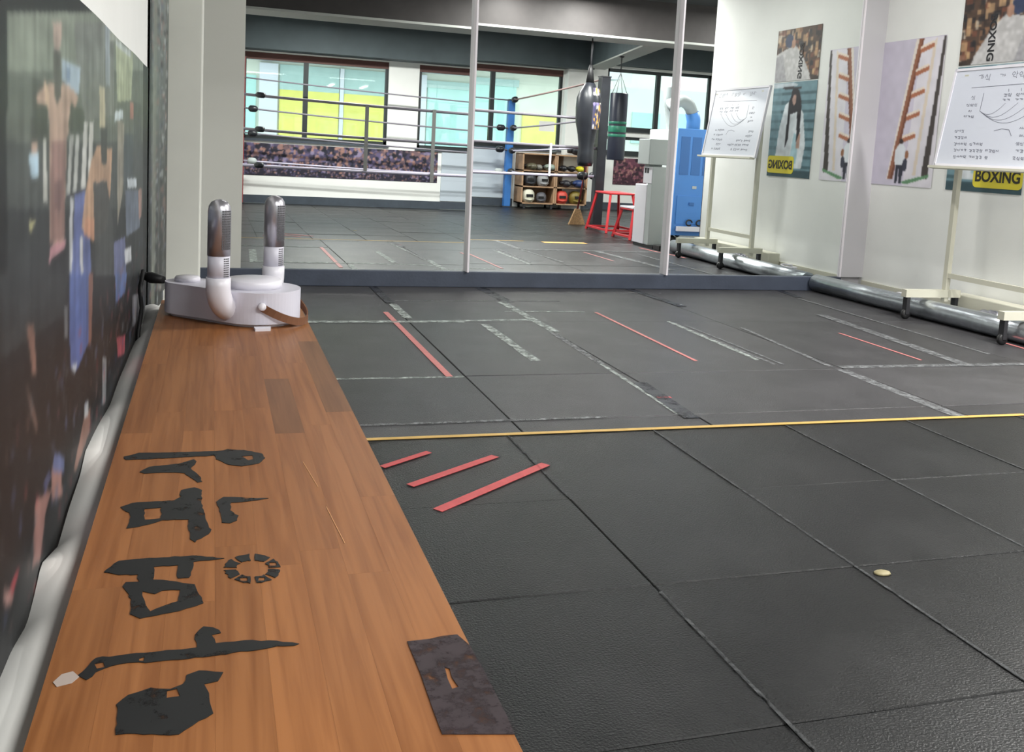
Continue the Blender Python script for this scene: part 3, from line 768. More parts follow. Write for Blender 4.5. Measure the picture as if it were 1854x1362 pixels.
# ------------------------------------------------------------------ bench with butcher-block top
def wood_mat(name, rgb):
    m = bpy.data.materials.new(name)
    m.use_nodes = True
    nt = m.node_tree
    p = nt.nodes['Principled BSDF']
    tc = nt.nodes.new('ShaderNodeTexCoord')
    oi = nt.nodes.new('ShaderNodeObjectInfo')
    mp = nt.nodes.new('ShaderNodeMapping')
    mp.inputs['Scale'].default_value = (55, 2.2, 20)
    ad = nt.nodes.new('ShaderNodeVectorMath'); ad.operation = 'ADD'
    sc = nt.nodes.new('ShaderNodeVectorMath'); sc.operation = 'SCALE'; sc.inputs['Scale'].default_value = 13.0
    nt.links.new(oi.outputs['Location'], sc.inputs[0])
    nt.links.new(tc.outputs['Object'], ad.inputs[0])
    nt.links.new(sc.outputs[0], ad.inputs[1])
    nt.links.new(ad.outputs[0], mp.inputs['Vector'])
    n = nt.nodes.new('ShaderNodeTexNoise'); n.inputs['Scale'].default_value = 1.6; n.inputs['Detail'].default_value = 5
    n.inputs['Distortion'].default_value = 0.6
    nt.links.new(mp.outputs[0], n.inputs['Vector'])
    c = lin(rgb)
    r = nt.nodes.new('ShaderNodeValToRGB')
    r.color_ramp.elements[0].position = 0.32; r.color_ramp.elements[0].color = (c[0] * 0.74, c[1] * 0.66, c[2] * 0.58, 1)
    r.color_ramp.elements[1].position = 0.62; r.color_ramp.elements[1].color = (c[0] * 1.06, c[1] * 1.05, c[2] * 1.05, 1)
    nt.links.new(n.outputs['Fac'], r.inputs['Fac'])
    mr = nt.nodes.new('ShaderNodeMapRange'); mr.inputs['To Min'].default_value = 0.90; mr.inputs['To Max'].default_value = 1.05
    nt.links.new(oi.outputs['Random'], mr.inputs['Value'])
    mu = nt.nodes.new('ShaderNodeMixRGB'); mu.blend_type = 'MULTIPLY'; mu.inputs['Fac'].default_value = 1
    nt.links.new(r.outputs['Color'], mu.inputs['Color1']); nt.links.new(mr.outputs[0], mu.inputs['Color2'])
    nt.links.new(mu.outputs['Color'], p.inputs['Base Color'])
    p.inputs['Roughness'].default_value = 0.42
    p.inputs['Specular IOR Level'].default_value = 0.4
    b = nt.nodes.new('ShaderNodeBump'); b.inputs['Strength'].default_value = 0.08; b.inputs['Distance'].default_value = 0.002
    nt.links.new(n.outputs['Fac'], b.inputs['Height']); nt.links.new(b.outputs[0], p.inputs['Normal'])
    return m


M_BENCH = wood_mat('varnished_bench_wood', (150, 98, 56))
M_BENCHD = wood_mat('darker_bench_stave', (122, 82, 50))
HB = 0.45
bench = thing('bench', 'long orange-brown laminated wooden bench with black brushed lettering, along the mural wall', 'bench', (0.05, 1.4, 0))
BX0, BX1, BY0, BY1 = -0.122, 0.2265, 0.20, 2.640
nrow = 8
bw = (BX1 - BX0) / nrow
for r in range(nrow):
    y = BY0
    L = random.uniform(0.15, 0.5)
    while y < BY1 - 0.01:
        e = min(BY1, y + L)
        if BY1 - e < 0.12:
            e = BY1
        xm, ym = BX0 + (r + 0.5) * bw, (y + e) / 2
        dark = (r == 5 and 1.45 < ym < 1.95) or (r == 7 and 1.75 < ym < 2.2)
        o = MB().box(-bw / 2 + 0.00004, -(e - y) / 2 + 0.00004, -0.036, bw / 2 - 0.00004, (e - y) / 2 - 0.00004, 0).build(
            'stave', M_BENCHD if dark else M_BENCH, bench)
        o.location = (xm - 0.05, ym - 1.4, HB)
        y = e
        L = random.uniform(0.32, 0.62)
M_PINE = M_BENCH
for yy in (0.45, 1.5, 2.45):
    for xx in (-0.09, 0.195):
        MB().box(xx - 0.02 - 0.05, yy - 0.02 - 1.4, 0, xx + 0.02 - 0.05, yy + 0.02 - 1.4, HB - 0.036).build('leg', M_BENCHD, bench)
    MB().box(-0.07 - 0.05, yy - 0.015 - 1.4, HB - 0.08, 0.175 - 0.05, yy + 0.015 - 1.4, HB - 0.036).build('crossbar', M_BENCHD, bench)
M_INK = worn_mat('black_brush_paint', (24, 25, 26), 0.45, 38, 0.37, 0.07)
M_PATCH = worn_mat('dark_torn_film', (52, 42, 46), 0.55, 55, 0.40, 0.14)
M_SMEAR = mat('pale_smear', (172, 158, 150), 0.6)
lt = MB()


def rough_edge(lp, step=0.006, amp=0.0011):
    out = []
    for (xa, ya), (xb, yb) in zip(lp, lp[1:] + lp[:1]):
        n = max(1, int(math.hypot(xb - xa, yb - ya) / step))
        for q in range(n):
            f = q / n
            out.append((xa + (xb - xa) * f + random.uniform(-amp, amp), ya + (yb - ya) * f + random.uniform(-amp, amp)))
    return out


for loops in LETTERING:
    lt.prism([rough_edge([(x - 0.05, y - 1.4) for x, y in lp]) for lp in loops], HB + 0.0002, HB + 0.0008)
o = lt.build('brushed_lettering', M_INK, bench); o['label'] = 'black brush-painted Korean lettering'
o = MB().prism([[(x - 0.05, y - 1.4) for x, y in lp] for lp in WORN_PATCH], HB + 0.0002, HB + 0.0010).build('torn_film_patch', M_PATCH, bench)
o['label'] = 'dark torn patch at the bench edge'
o = MB().prism([[(x - 0.05, y - 1.4) for x, y in lp] for lp in PAINT_SMEAR], HB + 0.0002, HB + 0.0006).build('paint_smear', M_SMEAR, bench)
# two long scratches
for xa, ya, xb, yb in ((0.125, 1.30, 0.135, 1.20), (0.138, 1.13, 0.146, 1.02)):
    MB().bar((xa - 0.05, ya - 1.4, HB + 0.0003), (xb - 0.05, yb - 1.4, HB + 0.0003), 0.0006, 0.0006).build('scratch', mat('pale_scratch', (222, 170, 120), 0.5), bench)

# ------------------------------------------------------------------ wall mural (flat print) and its curled white border
mural = thing('wall_mural', 'large dark printed mural of shirtless fighters and crowd on the left wall', 'mural', (XL, 1.7, 0.4))
cv = Canvas(300, 190, 0.60, 2.745, 0.395, 1.052, (20, 22, 24))
for col, pts in MURAL:
    cv.poly(col, pts, 0.92, 0.03)
cv.mottle(0.14, 150, 8)
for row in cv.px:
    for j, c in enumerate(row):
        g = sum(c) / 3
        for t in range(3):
            c[t] = (c[t] * 0.72 + g * 0.28) * (1.0 + 0.16 * j / cv.nv)  # mute the colours; glare haze painted in, lighter towards the top
cv.mottle(0.10, 40, 40)
for k in range(260):   # crowd specks in the dark lower part
    u = random.uniform(0.75, 2.7); v = random.uniform(0.41, 0.62)
    c = random.choice([(120, 84, 78), (80, 86, 120), (98, 100, 104), (50, 52, 60), (140, 60, 66)])
    cv.ell(c, (u, v), random.uniform(0.006, 0.02) * u / 2, random.uniform(0.004, 0.014), 0.35)
cv.blur(); cv.blur()
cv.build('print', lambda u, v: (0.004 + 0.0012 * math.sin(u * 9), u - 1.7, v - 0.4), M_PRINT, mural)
MB().box(0.0005, 0.60 - 1.7, -0.005, 0.002, 2.745 - 1.7, 0.652).build('backing_sheet', M_PAPER, mural)


def curl(u, v):
    y = 0.62 + (2.68 - 0.62) * u
    zz = CURL_EDGE[0][1]
    for (ya, za), (yb, zb) in zip(CURL_EDGE[:-1], CURL_EDGE[1:]):
        if ya <= y <= yb:
            zz = za + (zb - za) * (y - ya) / (yb - ya)
    zz += 0.0012 * math.sin(y * 17)
    z1 = 0.424
    x = 0.005 + (XLB - 0.005) * v
    return (x, y - 1.7, zz + (z1 - zz) * v + 0.006 * math.sin(pi * v) - 0.4)


XLB = -0.124 - XL
o = MB().grid(curl, 120, 10).build('curled_border', M_PAPER, mural)
o['label'] = 'wavy white curled lower border'

ban = thing('vinyl_banner', 'narrow creased vinyl banner with a crowd print between the mural and the cream column', 'banner', (XL, 3.3, 0.3))
cv = Canvas(60, 150, 2.76, 3.825, 0.30, 1.42, (118, 126, 122))
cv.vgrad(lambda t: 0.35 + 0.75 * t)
for k in range(900):
    u = random.uniform(2.8, 3.8); v = random.uniform(0.32, 1.4)
    c = random.choice([(190, 196, 196), (70, 74, 78), (150, 116, 108), (96, 104, 120), (40, 42, 46), (130, 136, 130)])
    cv.ell(c, (u, v), random.uniform(0.012, 0.04), random.uniform(0.004, 0.014), 0.55)
cv.poly((128, 132, 120), [(2.86, 0.30), (3.10, 0.30), (3.10, 1.42), (2.86, 1.42)], 0.7)
cv.poly((40, 42, 46), [(2.76, 0.30), (2.80, 0.30), (2.80, 1.42), (2.76, 1.42)], 0.8)
cv.blur()
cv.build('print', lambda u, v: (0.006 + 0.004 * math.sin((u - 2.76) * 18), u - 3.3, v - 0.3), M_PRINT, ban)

# ------------------------------------------------------------------ shoe dryer on the bench
dr = thing('shoe_dryer', 'white twin-pipe shoe dryer with steel tips and leather strap on the bench end', 'shoe dryer', (0.05, 2.38, HB), -0.49)


M_SLOT = mat('vent_slot_grey', (84, 84, 88), 0.7)


def teardrop(s=1.0, n=40, off=0.0):
    """outline along x: small round tail at -x, big round nose at +x"""
    pts = []
    ra, rb = (0.052 + off) * s, (0.098 + off) * s
    ca, cb = -0.118, 0.068
    ang = math.acos((ra - rb) / (cb - ca))
    for k in range(n + 1):
        a = -ang + (2 * ang) * k / n
        pts.append((cb + rb * math.cos(a), rb * math.sin(a)))
    for k in range(n + 1):
        a = ang + (2 * pi - 2 * ang) * k / n
        pts.append((ca + ra * math.cos(a), ra * math.sin(a)))
    return pts


MB().prism([teardrop()], 0.008, 0.082).build('body', M_LILAC, dr, bevel=0.006, bseg=3)
MB().prism([teardrop(off=-0.014)], 0.0, 0.008).build('foot', M_WHITE, dr)
MB().lathe([(0.0, 0), (0.066, 0.0), (0.066, 0.016), (0.062, 0.02), (0.0, 0.02)], (0.055, 0, 0.082), 36).build('lid', M_WHITE, dr)
MB().lathe([(0.0, 0), (0.030, 0.0), (0.030, 0.008), (0.027, 0.012), (0.0, 0.012)], (-0.118, 0, 0.082), 28).build('dial', M_WHITE, dr)
for s in (-1, 1):
    px = 0.030 if s < 0 else 0.045
    yb, yt = s * 0.060, s * 0.128
    path = []
    for k in range(13):
        a = pi / 2 * k / 12
        path.append((px, yb + (yt - yb) * math.sin(a), 0.036 + 0.062 * (1 - math.cos(a))))
    elb = MB().tube(path + [(px, yt, 0.118)], [0.030] * 2 + [0.0275] * 12, 20).build('pipe_elbow', M_WHITE, dr)
    pm = MB().lathe([(0.0, 0), (0.0245, 0.0), (0.0245, 0.062), (0.0, 0.062)], (px, yt, 0.112), 28).build('pipe', M_LILAC, dr)
    cp = MB().lathe([(0.0, 0), (0.0255, 0.0), (0.0255, 0.100), (0.0235, 0.112), (0.018, 0.121), (0.009, 0.126), (0.0, 0.1275)], (px, yt, 0.168), 32).build('steel_tip', M_CHROME, dr)
    # ventilation slots as fine dark grid on the side facing the mirror and right
    vs = MB()
    for i in range(16):
        for j in range(5):
            a = -0.62 - 0.16 + 0.2 * j
            z = 0.185 + 0.0056 * i
            M = Matrix.Translation((px, yt, z)) @ Matrix.Rotation(a, 4, 'Z')
            vs.box(0.0252, -0.0019, -0.0021, 0.0259, 0.0019, 0.0021, M)
    o = vs.build('vent_slots', M_SLOT, cp); o['kind'] = 'stuff'
    vs = MB()
    for i in range(9):
        for j in range(4):
            a = -0.55 + 0.17 * j
            z = 0.122 + 0.005 * i
            M = Matrix.Translation((px, yt, z)) @ Matrix.Rotation(a, 4, 'Z')
            vs.box(0.0242, -0.0015, -0.0014, 0.0249, 0.0015, 0.0014, M)
    o = vs.build('vent_slots', M_SLOT, pm); o['kind'] = 'stuff'
# strap: a flat leather band hanging round the nose
strap = MB()
sp_ = []
for k in range(17):
    a = -1.05 + 2.1 * k / 16
    rr = 0.102 + 0.016 * math.cos(a * 1.45)
    sp_.append((0.068 + rr * math.cos(a), rr * math.sin(a), 0.050 - 0.040 * math.cos(a * 1.49)))
for k in range(16):
    a, b = Vector(sp_[k]), Vector(sp_[k + 1])
    strap.bar(a, b + (b - a) * 0.06, 0.0025, 0.018)
strap.build('strap', M_LEATH, dr)
for a in (-1.05, 1.05):
    M = Matrix.Translation((0.068 + 0.098 * math.cos(a), 0.098 * math.sin(a), 0.052)) @ Matrix.Rotation(a, 4, 'Z') @ Matrix.Rotation(pi / 2, 4, 'Y')
    MB().lathe([(0, 0), (0.009, 0), (0.009, 0.012), (0.007, 0.014), (0, 0.014)], (0, 0, 0), 16, M).build('strap_knob', M_WHITE, dr)

pc = MB().prism([[(0, 0), (0.034, 0.006), (0.036, 0.03), (-0.002, 0.028)]], 0, 0.006).build('white_wedge', M_WHITE)
pc.location = (0.098, 2.215, HB); tag(pc, 'small white plastic piece tucked under the shoe dryer nose', 'plastic piece')
# crumpled grey cloth behind
M_CLOTH = mat('grey_green_cloth', (110, 116, 104), 0.9, noise=0.4, scale=40, bump=0.8, bscale=60)


def cloth(u, v):
    x = -0.10 + 0.22 * u
    y = 2.50 + 0.11 * v
    h = 0.055 * math.sin(pi * u) ** 0.5 * math.sin(pi * v) ** 0.6
    h *= 0.85 + 0.15 * math.sin(23 * u + 9 * v)
    return (x, y, HB + 0.001 + h)


o = MB().grid(cloth, 40, 20).build('crumpled_cloth', M_CLOTH)
tag(o, 'crumpled grey-green cloth on the bench behind the shoe dryer', 'cloth')
pl = thing('power_plug', 'black power cord and plug at the left end of the shoe dryer', 'power cord', (-0.13, 2.46, HB))
MB().tube([(-0.03, 0.04, 0.085), (-0.008, 0.02, 0.082), (0.02, 0.0, 0.08)], [0.008, 0.014, 0.009], 12).build('plug', M_BLACK, pl)
MB().tube([(-0.028, 0.02, 0.10), (-0.032, -0.02, 0.06), (-0.026, -0.05, 0.02), (-0.03, -0.10, -0.03), (-0.03, -0.14, -0.12), (-0.03, -0.14, -0.40)], 0.005, 8).build('cord', M_BLACK, pl)

# ------------------------------------------------------------------ posters on the right wall
def wallx(d):
    return lambda u, v: (XR - d, u, v)


# ladder poster (u = Y, v = Z); seen from the room Y grows to the left
cv = Canvas(90, 150, 5.275, 5.895, 0.785, 1.785, (206, 200, 216))
cv.poly((226, 222, 230), [(5.275, 0.785), (5.56, 0.785), (5.50, 1.785), (5.275, 1.785)])
cv.poly((232, 222, 214), [(5.70, 0.83), (5.73, 0.83), (5.56, 1.785), (5.52, 1.785)])
cv.poly((150, 100, 78), [(5.665, 0.83), (5.72, 0.83), (5.53, 1.785), (5.485, 1.785)])
cv.poly((120, 76, 60), [(5.665, 0.83), (5.69, 0.83), (5.50, 1.785), (5.485, 1.785)])
cv.poly((226, 212, 196), [(5.44, 0.86), (5.47, 0.86), (5.39, 1.75), (5.36, 1.78)])
cv.poly((74, 68, 66), [(5.325, 0.84), (5.385, 0.86), (5.34, 1.30), (5.30, 1.785), (5.275, 1.785)])
for k in range(5):
    z = 1.10 + 0.15 * k
    ya = 5.61 - 0.024 * k
    cv.poly((176, 112, 84), [(ya, z - 0.020), (ya - 0.13, z + 0.017), (ya - 0.13, z + 0.045), (ya, z + 0.010)])
    cv.poly((236, 222, 208), [(ya, z + 0.010), (ya - 0.13, z + 0.045), (ya - 0.12, z + 0.060), (ya, z + 0.028)])
cv.poly((106, 150, 112), [(5.31, 0.855), (5.52, 0.80), (5.60, 0.81), (5.31, 0.875)])
cv.poly((52, 54, 66), [(5.64, 0.80), (5.62, 0.80), (5.615, 0.92), (5.60, 0.80), (5.575, 0.80), (5.565, 0.95), (5.645, 0.95)])
cv.poly((220, 224, 230), [(5.66, 0.93), (5.565, 0.93), (5.56, 1.04), (5.59, 1.075), (5.63, 1.075), (5.665, 1.03)])
cv.ell((60, 48, 46), (5.61, 1.09), 0.02, 0.018)
cv.ell((150, 104, 76), (5.545, 1.00), 0.018, 0.03)
cv.ell((60, 62, 76), (5.555, 0.93), 0.024, 0.045)
cv.mottle(0.03, 12, 20)
cv.blur()
o = cv.build('wall_poster', wallx(0.004), M_PRINTM)
tag(o, 'pale lilac poster of a brown ladder and a small person in a white shirt', 'poster')

# upper poster: person in a white shirt before shelves, vertical word BOXING on the back
pm_ = thing('wall_poster', 'upper photo poster of a person in a white shirt in front of shop shelves', 'poster', (XR, 4.835, 1.56))
cv = Canvas(80, 60, 4.525, 5.145, 1.575, 2.00, (84, 66, 56))
for k in range(190):
    u = random.uniform(4.53, 5.14); v = random.uniform(1.60, 1.995)
    c = random.choice([(150, 112, 84), (196, 160, 120), (58, 48, 44), (120, 74, 58), (210, 196, 176), (40, 40, 44)])
    w, h = random.uniform(0.008, 0.03), random.uniform(0.01, 0.035)
    cv.poly(c, [(u - w, v - h), (u + w, v - h), (u + w, v + h), (u - w, v + h)], 0.7)
cv.poly((196, 194, 194), [(4.525, 1.575), (5.06, 1.575), (4.98, 1.68), (4.90, 1.78), (4.80, 1.86), (4.66, 1.84), (4.525, 1.80)])
cv.poly((164, 162, 166), [(4.525, 1.575), (4.70, 1.575), (4.62, 1.80), (4.525, 1.78)])
cv.ell((54, 64, 92), (4.70, 1.905), 0.06, 0.055)
cv.ell((168, 130, 110), (4.765, 1.88), 0.03, 0.04)
cv.poly((58, 48, 44), [(5.02, 1.62), (5.145, 1.60), (5.145, 1.575), (5.04, 1.575)], 0.9)
cv.mottle(0.10, 30, 20)
cv.blur()
cv.build('print', lambda u, v: (-0.004, u - 4.835, v - 1.56), M_PRINTM, pm_)


def text_mesh(body, size, material, parent, M, name='lettering', ext=0.0004, sx=1.0):
    cu = bpy.data.curves.new(name, 'FONT')
    cu.body = body
    cu.size = size
    cu.extrude = ext
    cu.offset = size * 0.028
    cu.align_x = 'CENTER'
    cu.align_y = 'CENTER'
    ob = bpy.data.objects.new(name, cu)
    COL.objects.link(ob)
    dg = bpy.context.evaluated_depsgraph_get()
    me = bpy.data.meshes.new_from_object(ob.evaluated_get(dg))
    bpy.data.objects.remove(ob)
    me.transform(Matrix.Diagonal((sx, 1, 1, 1)))
    me.transform(M)
    me.materials.clear()
    me.materials.append(material)
    o = bpy.data.objects.new(name, me)
    COL.objects.link(o)
    if parent:
        o.parent = parent
    return o


# a frame whose x axis runs along -Y (left to right as read from the room), y axis up, z into the room
WR = Matrix(((0, 0, -1, 0), (-1, 0, 0, 0), (0, 1, 0, 0), (0, 0, 0, 1)))
M_INKP = mat('poster_ink', (44, 42, 30), 0.6)
text_mesh('BOXING', 0.075, M_DARK, pm_, Matrix.Translation((-0.0055, 0.055, 0.17)) @ WR @ Matrix.Rotation(-pi / 2, 4, 'Z'))
pw = thing('wall_poster', 'lower photo poster of a long-haired person in a white shirt with yellow label', 'poster', (XR, 4.835, 0.78))
cv = Canvas(80, 100, 4.525, 5.145, 0.785, 1.565, (110, 142, 152))
cv.poly((60, 84, 92), [(4.525, 0.785), (5.145, 0.785), (5.145, 0.84), (4.525, 0.84)])
for k in range(9):
    z = 0.86 + 0.075 * k
    cv.poly((66, 92, 100), [(4.525, z), (5.145, z), (5.145, z + 0.025), (4.525, z + 0.025)], 0.85)
cv.poly((120, 150, 158), [(4.53, 0.90), (4.66, 0.90), (4.66, 1.50), (4.53, 1.50)], 0.5)
cv.poly((216, 222, 226), [(4.62, 0.86), (5.02, 0.86), (5.05, 1.05), (4.99, 1.30), (4.90, 1.40), (4.80, 1.42), (4.72, 1.38), (4.66, 1.20)])
cv.poly((150, 186, 196), [(4.84, 0.90), (4.94, 0.90), (4.96, 1.12), (4.88, 1.15)], 0.8)
cv.poly((176, 142, 128), [(4.92, 1.02), (4.97, 1.02), (4.97, 1.14), (4.93, 1.16)])
cv.poly((30, 28, 34), [(4.76, 1.02), (4.80, 1.10), (4.80, 1.30), (4.90, 1.32), (4.92, 1.08), (4.96, 1.16), (4.95, 1.40), (4.90, 1.50), (4.82, 1.50), (4.77, 1.40)])
cv.ell((180, 146, 132), (4.845, 1.42), 0.028, 0.045)
cv.ell((34, 32, 38), (4.85, 1.475), 0.05, 0.045)
cv.ell((180, 146, 132), (4.845, 1.43), 0.026, 0.034)
cv.line((52, 50, 54), (4.66, 1.52), (4.93, 1.515), 0.018)
cv.poly((210, 214, 220), [(4.525, 1.52), (4.90, 1.535), (4.80, 1.565), (4.525, 1.565)], 0.8)
cv.mottle(0.08, 20, 26)
cv.blur()
cv.build('print', lambda u, v: (-0.004, u - 4.835, v - 0.78), M_PRINTM, pw)
M_YLAB = mat('yellow_label', (224, 208, 54), 0.5)
rr = []
for cx_, cz, a0 in ((0.165, 0.042, 0), (-0.165, 0.042, 90), (-0.165, -0.042, 180), (0.165, -0.042, 270)):
    for k in range(5):
        a = math.radians(a0 + 90 * k / 4)
        rr.append((cx_ + 0.03 * math.cos(a), cz + 0.03 * math.sin(a)))
lm = Matrix.Translation((-0.0045, -0.115, 0.105)) @ WR
lb = MB().prism([rr], 0, 0.0008, lm).build('yellow_label', M_YLAB, pw)
text_mesh('BOXING', 0.098, M_INKP, lb, Matrix.Translation((-0.0062, -0.115, 0.102)) @ WR, sx=0.95)

# ------------------------------------------------------------------ whiteboard easel
ez = thing('whiteboard_easel', 'white rolling whiteboard on cream legs with handwriting, before the right wall posters', 'whiteboard', (4.3, 4.4, 0))
y0, y1 = 3.98 - 4.4, 4.875 - 4.4
zb, zt = 0.935, 1.515
lean = math.atan2(0.09, zt - zb)
BM = Matrix.Translation((-0.095, 0, zb)) @ Matrix.Rotation(lean, 4, 'Y')
hh = (zt - zb) / math.cos(lean)
M_WB = mat('whiteboard_surface', (214, 218, 230), 0.25)
brd = MB().box(0.0, y0, 0, 0.012, y1, hh, BM).build('board', M_WB, ez)
MB().box(-0.004, y0, -0.008, 0.016, y1, 0.012, BM).box(-0.004, y0, hh - 0.012, 0.016, y1, hh + 0.004, BM) \
    .box(-0.004, y0 - 0.004, -0.008, 0.016, y0 + 0.012, hh + 0.004, BM).box(-0.004, y1 - 0.012, -0.008, 0.016, y1 + 0.004, hh + 0.004, BM).build('board_frame', M_WHITE, ez)
MB().box(-0.045, y0, -0.022, 0.0, y1, -0.008, BM).build('pen_tray', M_BEIGE, ez)
# handwriting: thin marker ribbons
ink = MB()
Yl, Yw = y1, (y1 - y0)


def P2(s, t):  # s left to right 0..1, t up 0..1
    return Vector((-0.0006, Yl - s * Yw, t * hh))


def stroke(pts, w=0.0016):
    for a, b in zip(pts[:-1], pts[1:]):
        pa, pb = P2(*a), P2(*b)
        d = (pb - pa)
        if d.length < 1e-6:
            continue
        nrm = Vector((0, -d.z, d.y)).normalized() * w
        vs = [ink.bm.verts.new(BM @ (q + s_)) for q, s_ in ((pa, nrm), (pb, nrm), (pb, -nrm), (pa, -nrm))]
        ink.bm.faces.new(vs)


def glyph(s, t, w, h):
    """one handwritten syllable: consonant hook, vowel bar, foot"""
    k = random.random()
    j = lambda a: a + random.uniform(-0.08, 0.08)
    if k < 0.4:
        stroke([(s, t + h * j(0.9)), (s + w * j(0.5), t + h * j(0.9)), (s + w * j(0.45), t + h * j(0.4))])
    elif k < 0.7:
        stroke([(s + w * (0.25 + 0.22 * math.cos(a)), t + h * (0.65 + 0.25 * math.sin(a))) for a in [q * 0.9 for q in range(8)]])
    else:
        stroke([(s + w * 0.25, t + h * j(0.95)), (s, t + h * j(0.45))])
        stroke([(s + w * 0.25, t + h * j(0.9)), (s + w * 0.5, t + h * j(0.5))])
    stroke([(s + w * j(0.75), t + h * 1.0), (s + w * 0.75, t + h * j(0.3))])
    if random.random() < 0.6:
        stroke([(s + w * 0.75, t + h * j(0.65)), (s + w * 0.95, t + h * j(0.65))])
    if random.random() < 0.5:
        stroke([(s + w * 0.2, t + h * j(0.2)), (s + w * 0.8, t + h * j(0.2)), (s + w * 0.8, t + h * 0.0)])


def words(s, t, n, w, h, gap=4):
    x = s
    for k in range(n):
        glyph(x, t + random.uniform(-0.003, 0.003), w, h)
        x += w * 1.15
        if (k + 1) % gap == 0:
            x += w * 0.7


words(0.22, 0.86, 2, 0.05, 0.07); words(0.40, 0.88, 1, 0.05, 0.04); words(0.50, 0.87, 3, 0.05, 0.07, 5); words(0.74, 0.87, 3, 0.05, 0.07, 5)
stroke([(0.18, 0.80), (0.45, 0.806), (0.80, 0.815)])
for k in range(4):
    x = 0.50 + 0.10 * k
    stroke([(x, 0.77), (x + 0.005, 0.74)]); words(x - 0.03, 0.69, 2, 0.03, 0.035); words(x - 0.03, 0.64, 2, 0.03, 0.03)
    n = 14
    stroke([(0.30 + (x - 0.30) * q / n, 0.56 + 0.07 * (q / n) ** 2 - (0.05 + 0.03 * k) * math.sin(pi * q / n)) for q in range(n + 1)], 0.0012)
stroke([(0.30, 0.74), (0.30, 0.56)])
words(0.20, 0.68, 1, 0.035, 0.04); words(0.17, 0.61, 3, 0.03, 0.03); words(0.20, 0.54, 1, 0.03, 0.03); words(0.17, 0.49, 3, 0.028, 0.03)
for r in range(5):
    words(0.12 + 0.01 * r, 0.34 - 0.065 * r, (3, 4, 8, 12, 9)[r], 0.026, 0.032)
stroke([(0.46, 0.36), (0.52, 0.38), (0.58, 0.37), (0.61, 0.31)])
for r in range(5):
    words(0.66 + 0.012 * (r % 2), 0.36 - 0.07 * r, (5, 5, 6, 3, 5)[r], 0.028, 0.034)
o = ink.build('marker_writing', mat('faded_marker_ink', (112, 114, 130), 0.6), brd, fixn=False); o['kind'] = 'stuff'
for k, yy in enumerate((4.02, 4.775)):
    yl = yy - 4.4
    MB().box(-0.012, yl - 0.016, 0.11, 0.018, yl + 0.016, 1.48).build('leg', M_BEIGE, ez)
    MB().box(-0.30, yl - 0.022, 0.135, 0.10, yl + 0.022, 0.18).build('foot_bar', M_BEIGE, ez)
    for xx in (-0.275,):
        c = MB().lathe([(0, -0.013), (0.024, -0.013), (0.030, -0.008), (0.030, 0.008), (0.024, 0.013), (0, 0.013)], (0, 0, 0), 18,
                       Matrix.Translation((xx, yl, 0.030)) @ Matrix.Rotation(pi / 2, 4, 'X')).build('castor', M_BLACK, ez)
        MB().box(xx - 0.012, yl - 0.018, 0.03, xx + 0.012, yl + 0.018, 0.136).build('castor_fork', M_DARK, c)
    c = MB().lathe([(0, -0.013), (0.024, -0.013), (0.030, -0.008), (0.030, 0.008), (0.024, 0.013), (0, 0.013)], (0, 0, 0), 18,
                   Matrix.Translation((0.08, yl, 0.030)) @ Matrix.Rotation(pi / 2, 4, 'X')).build('castor', M_BLACK, ez)
    MB().box(0.068, yl - 0.018, 0.03, 0.092, yl + 0.018, 0.136).build('castor_fork', M_DARK, c)
MB().box(-0.008, 4.02 - 4.4, 0.255, 0.012, 4.775 - 4.4, 0.285).build('crossbar', M_BEIGE, ez)

# ------------------------------------------------------------------ pipes and clutter along the right wall
o = MB().tube([(4.135, 5.85, 0.062), (4.15, 5.2, 0.062), (4.17, 4.4, 0.062), (4.185, 3.60, 0.062)], 0.060, 24).build('steel_pipe', M_FOIL)
tag(o, 'long thick shiny silver pipe lying on the floor along the right wall', 'pipe')
o = MB().tube([(4.235, 5.85, 0.026), (4.25, 4.6, 0.026), (4.265, 3.62, 0.026)], 0.026, 14).build('steel_pipe', M_FOIL)
tag(o, 'thinner silver pipe on the floor just behind the thick one', 'pipe')
o = MB().tube([(4.295, 5.85, 0.018), (4.305, 4.9, 0.018), (4.31, 4.2, 0.018)], 0.016, 12).build('steel_pipe', M_GREYM)
tag(o, 'slim grey pipe on the floor nearest the right wall', 'pipe')
o = MB().box(4.42, 3.55, 0.0, 4.53, 4.86, 0.15).build('cable_box', M_BEIGE, None, bevel=0.006)
tag(o, 'low beige boxing board against the foot of the right wall', 'box')


def crumple(u, v):
    r1, r2 = 0.10, 0.045
    a, b = 2 * pi * u, pi * v
    rr = 1 + 0.14 * math.sin(7 * a + 5 * b) + 0.1 * math.sin(11 * a - 7 * b)
    return (4.385 + 0.035 * math.cos(a) * math.sin(b) * rr, 4.45 + 0.16 * math.sin(a) * math.sin(b) * rr, 0.05 + 0.048 * math.cos(b) * rr)


o = MB().grid(crumple, 40, 20, smooth=False).build('foil_bundle', mat('crumpled_foil', (186, 186, 196), 0.3, metal=0.8))
tag(o, 'crumpled silvery foil bundle on the floor beside the beige board', 'foil')
coil = []
for k in range(90):
    a = k * 0.35
    r = 0.05 + 0.008 * math.sin(k * 0.9)
    coil.append((4.40 + r * math.cos(a), 5.20 + 1.7 * r * math.sin(a), 0.012 + 0.0009 * k))
o = MB().tube(coil, 0.006, 6).build('coiled_cable', M_WHITE)
tag(o, 'coiled white cable on the floor by the right wall', 'cable')

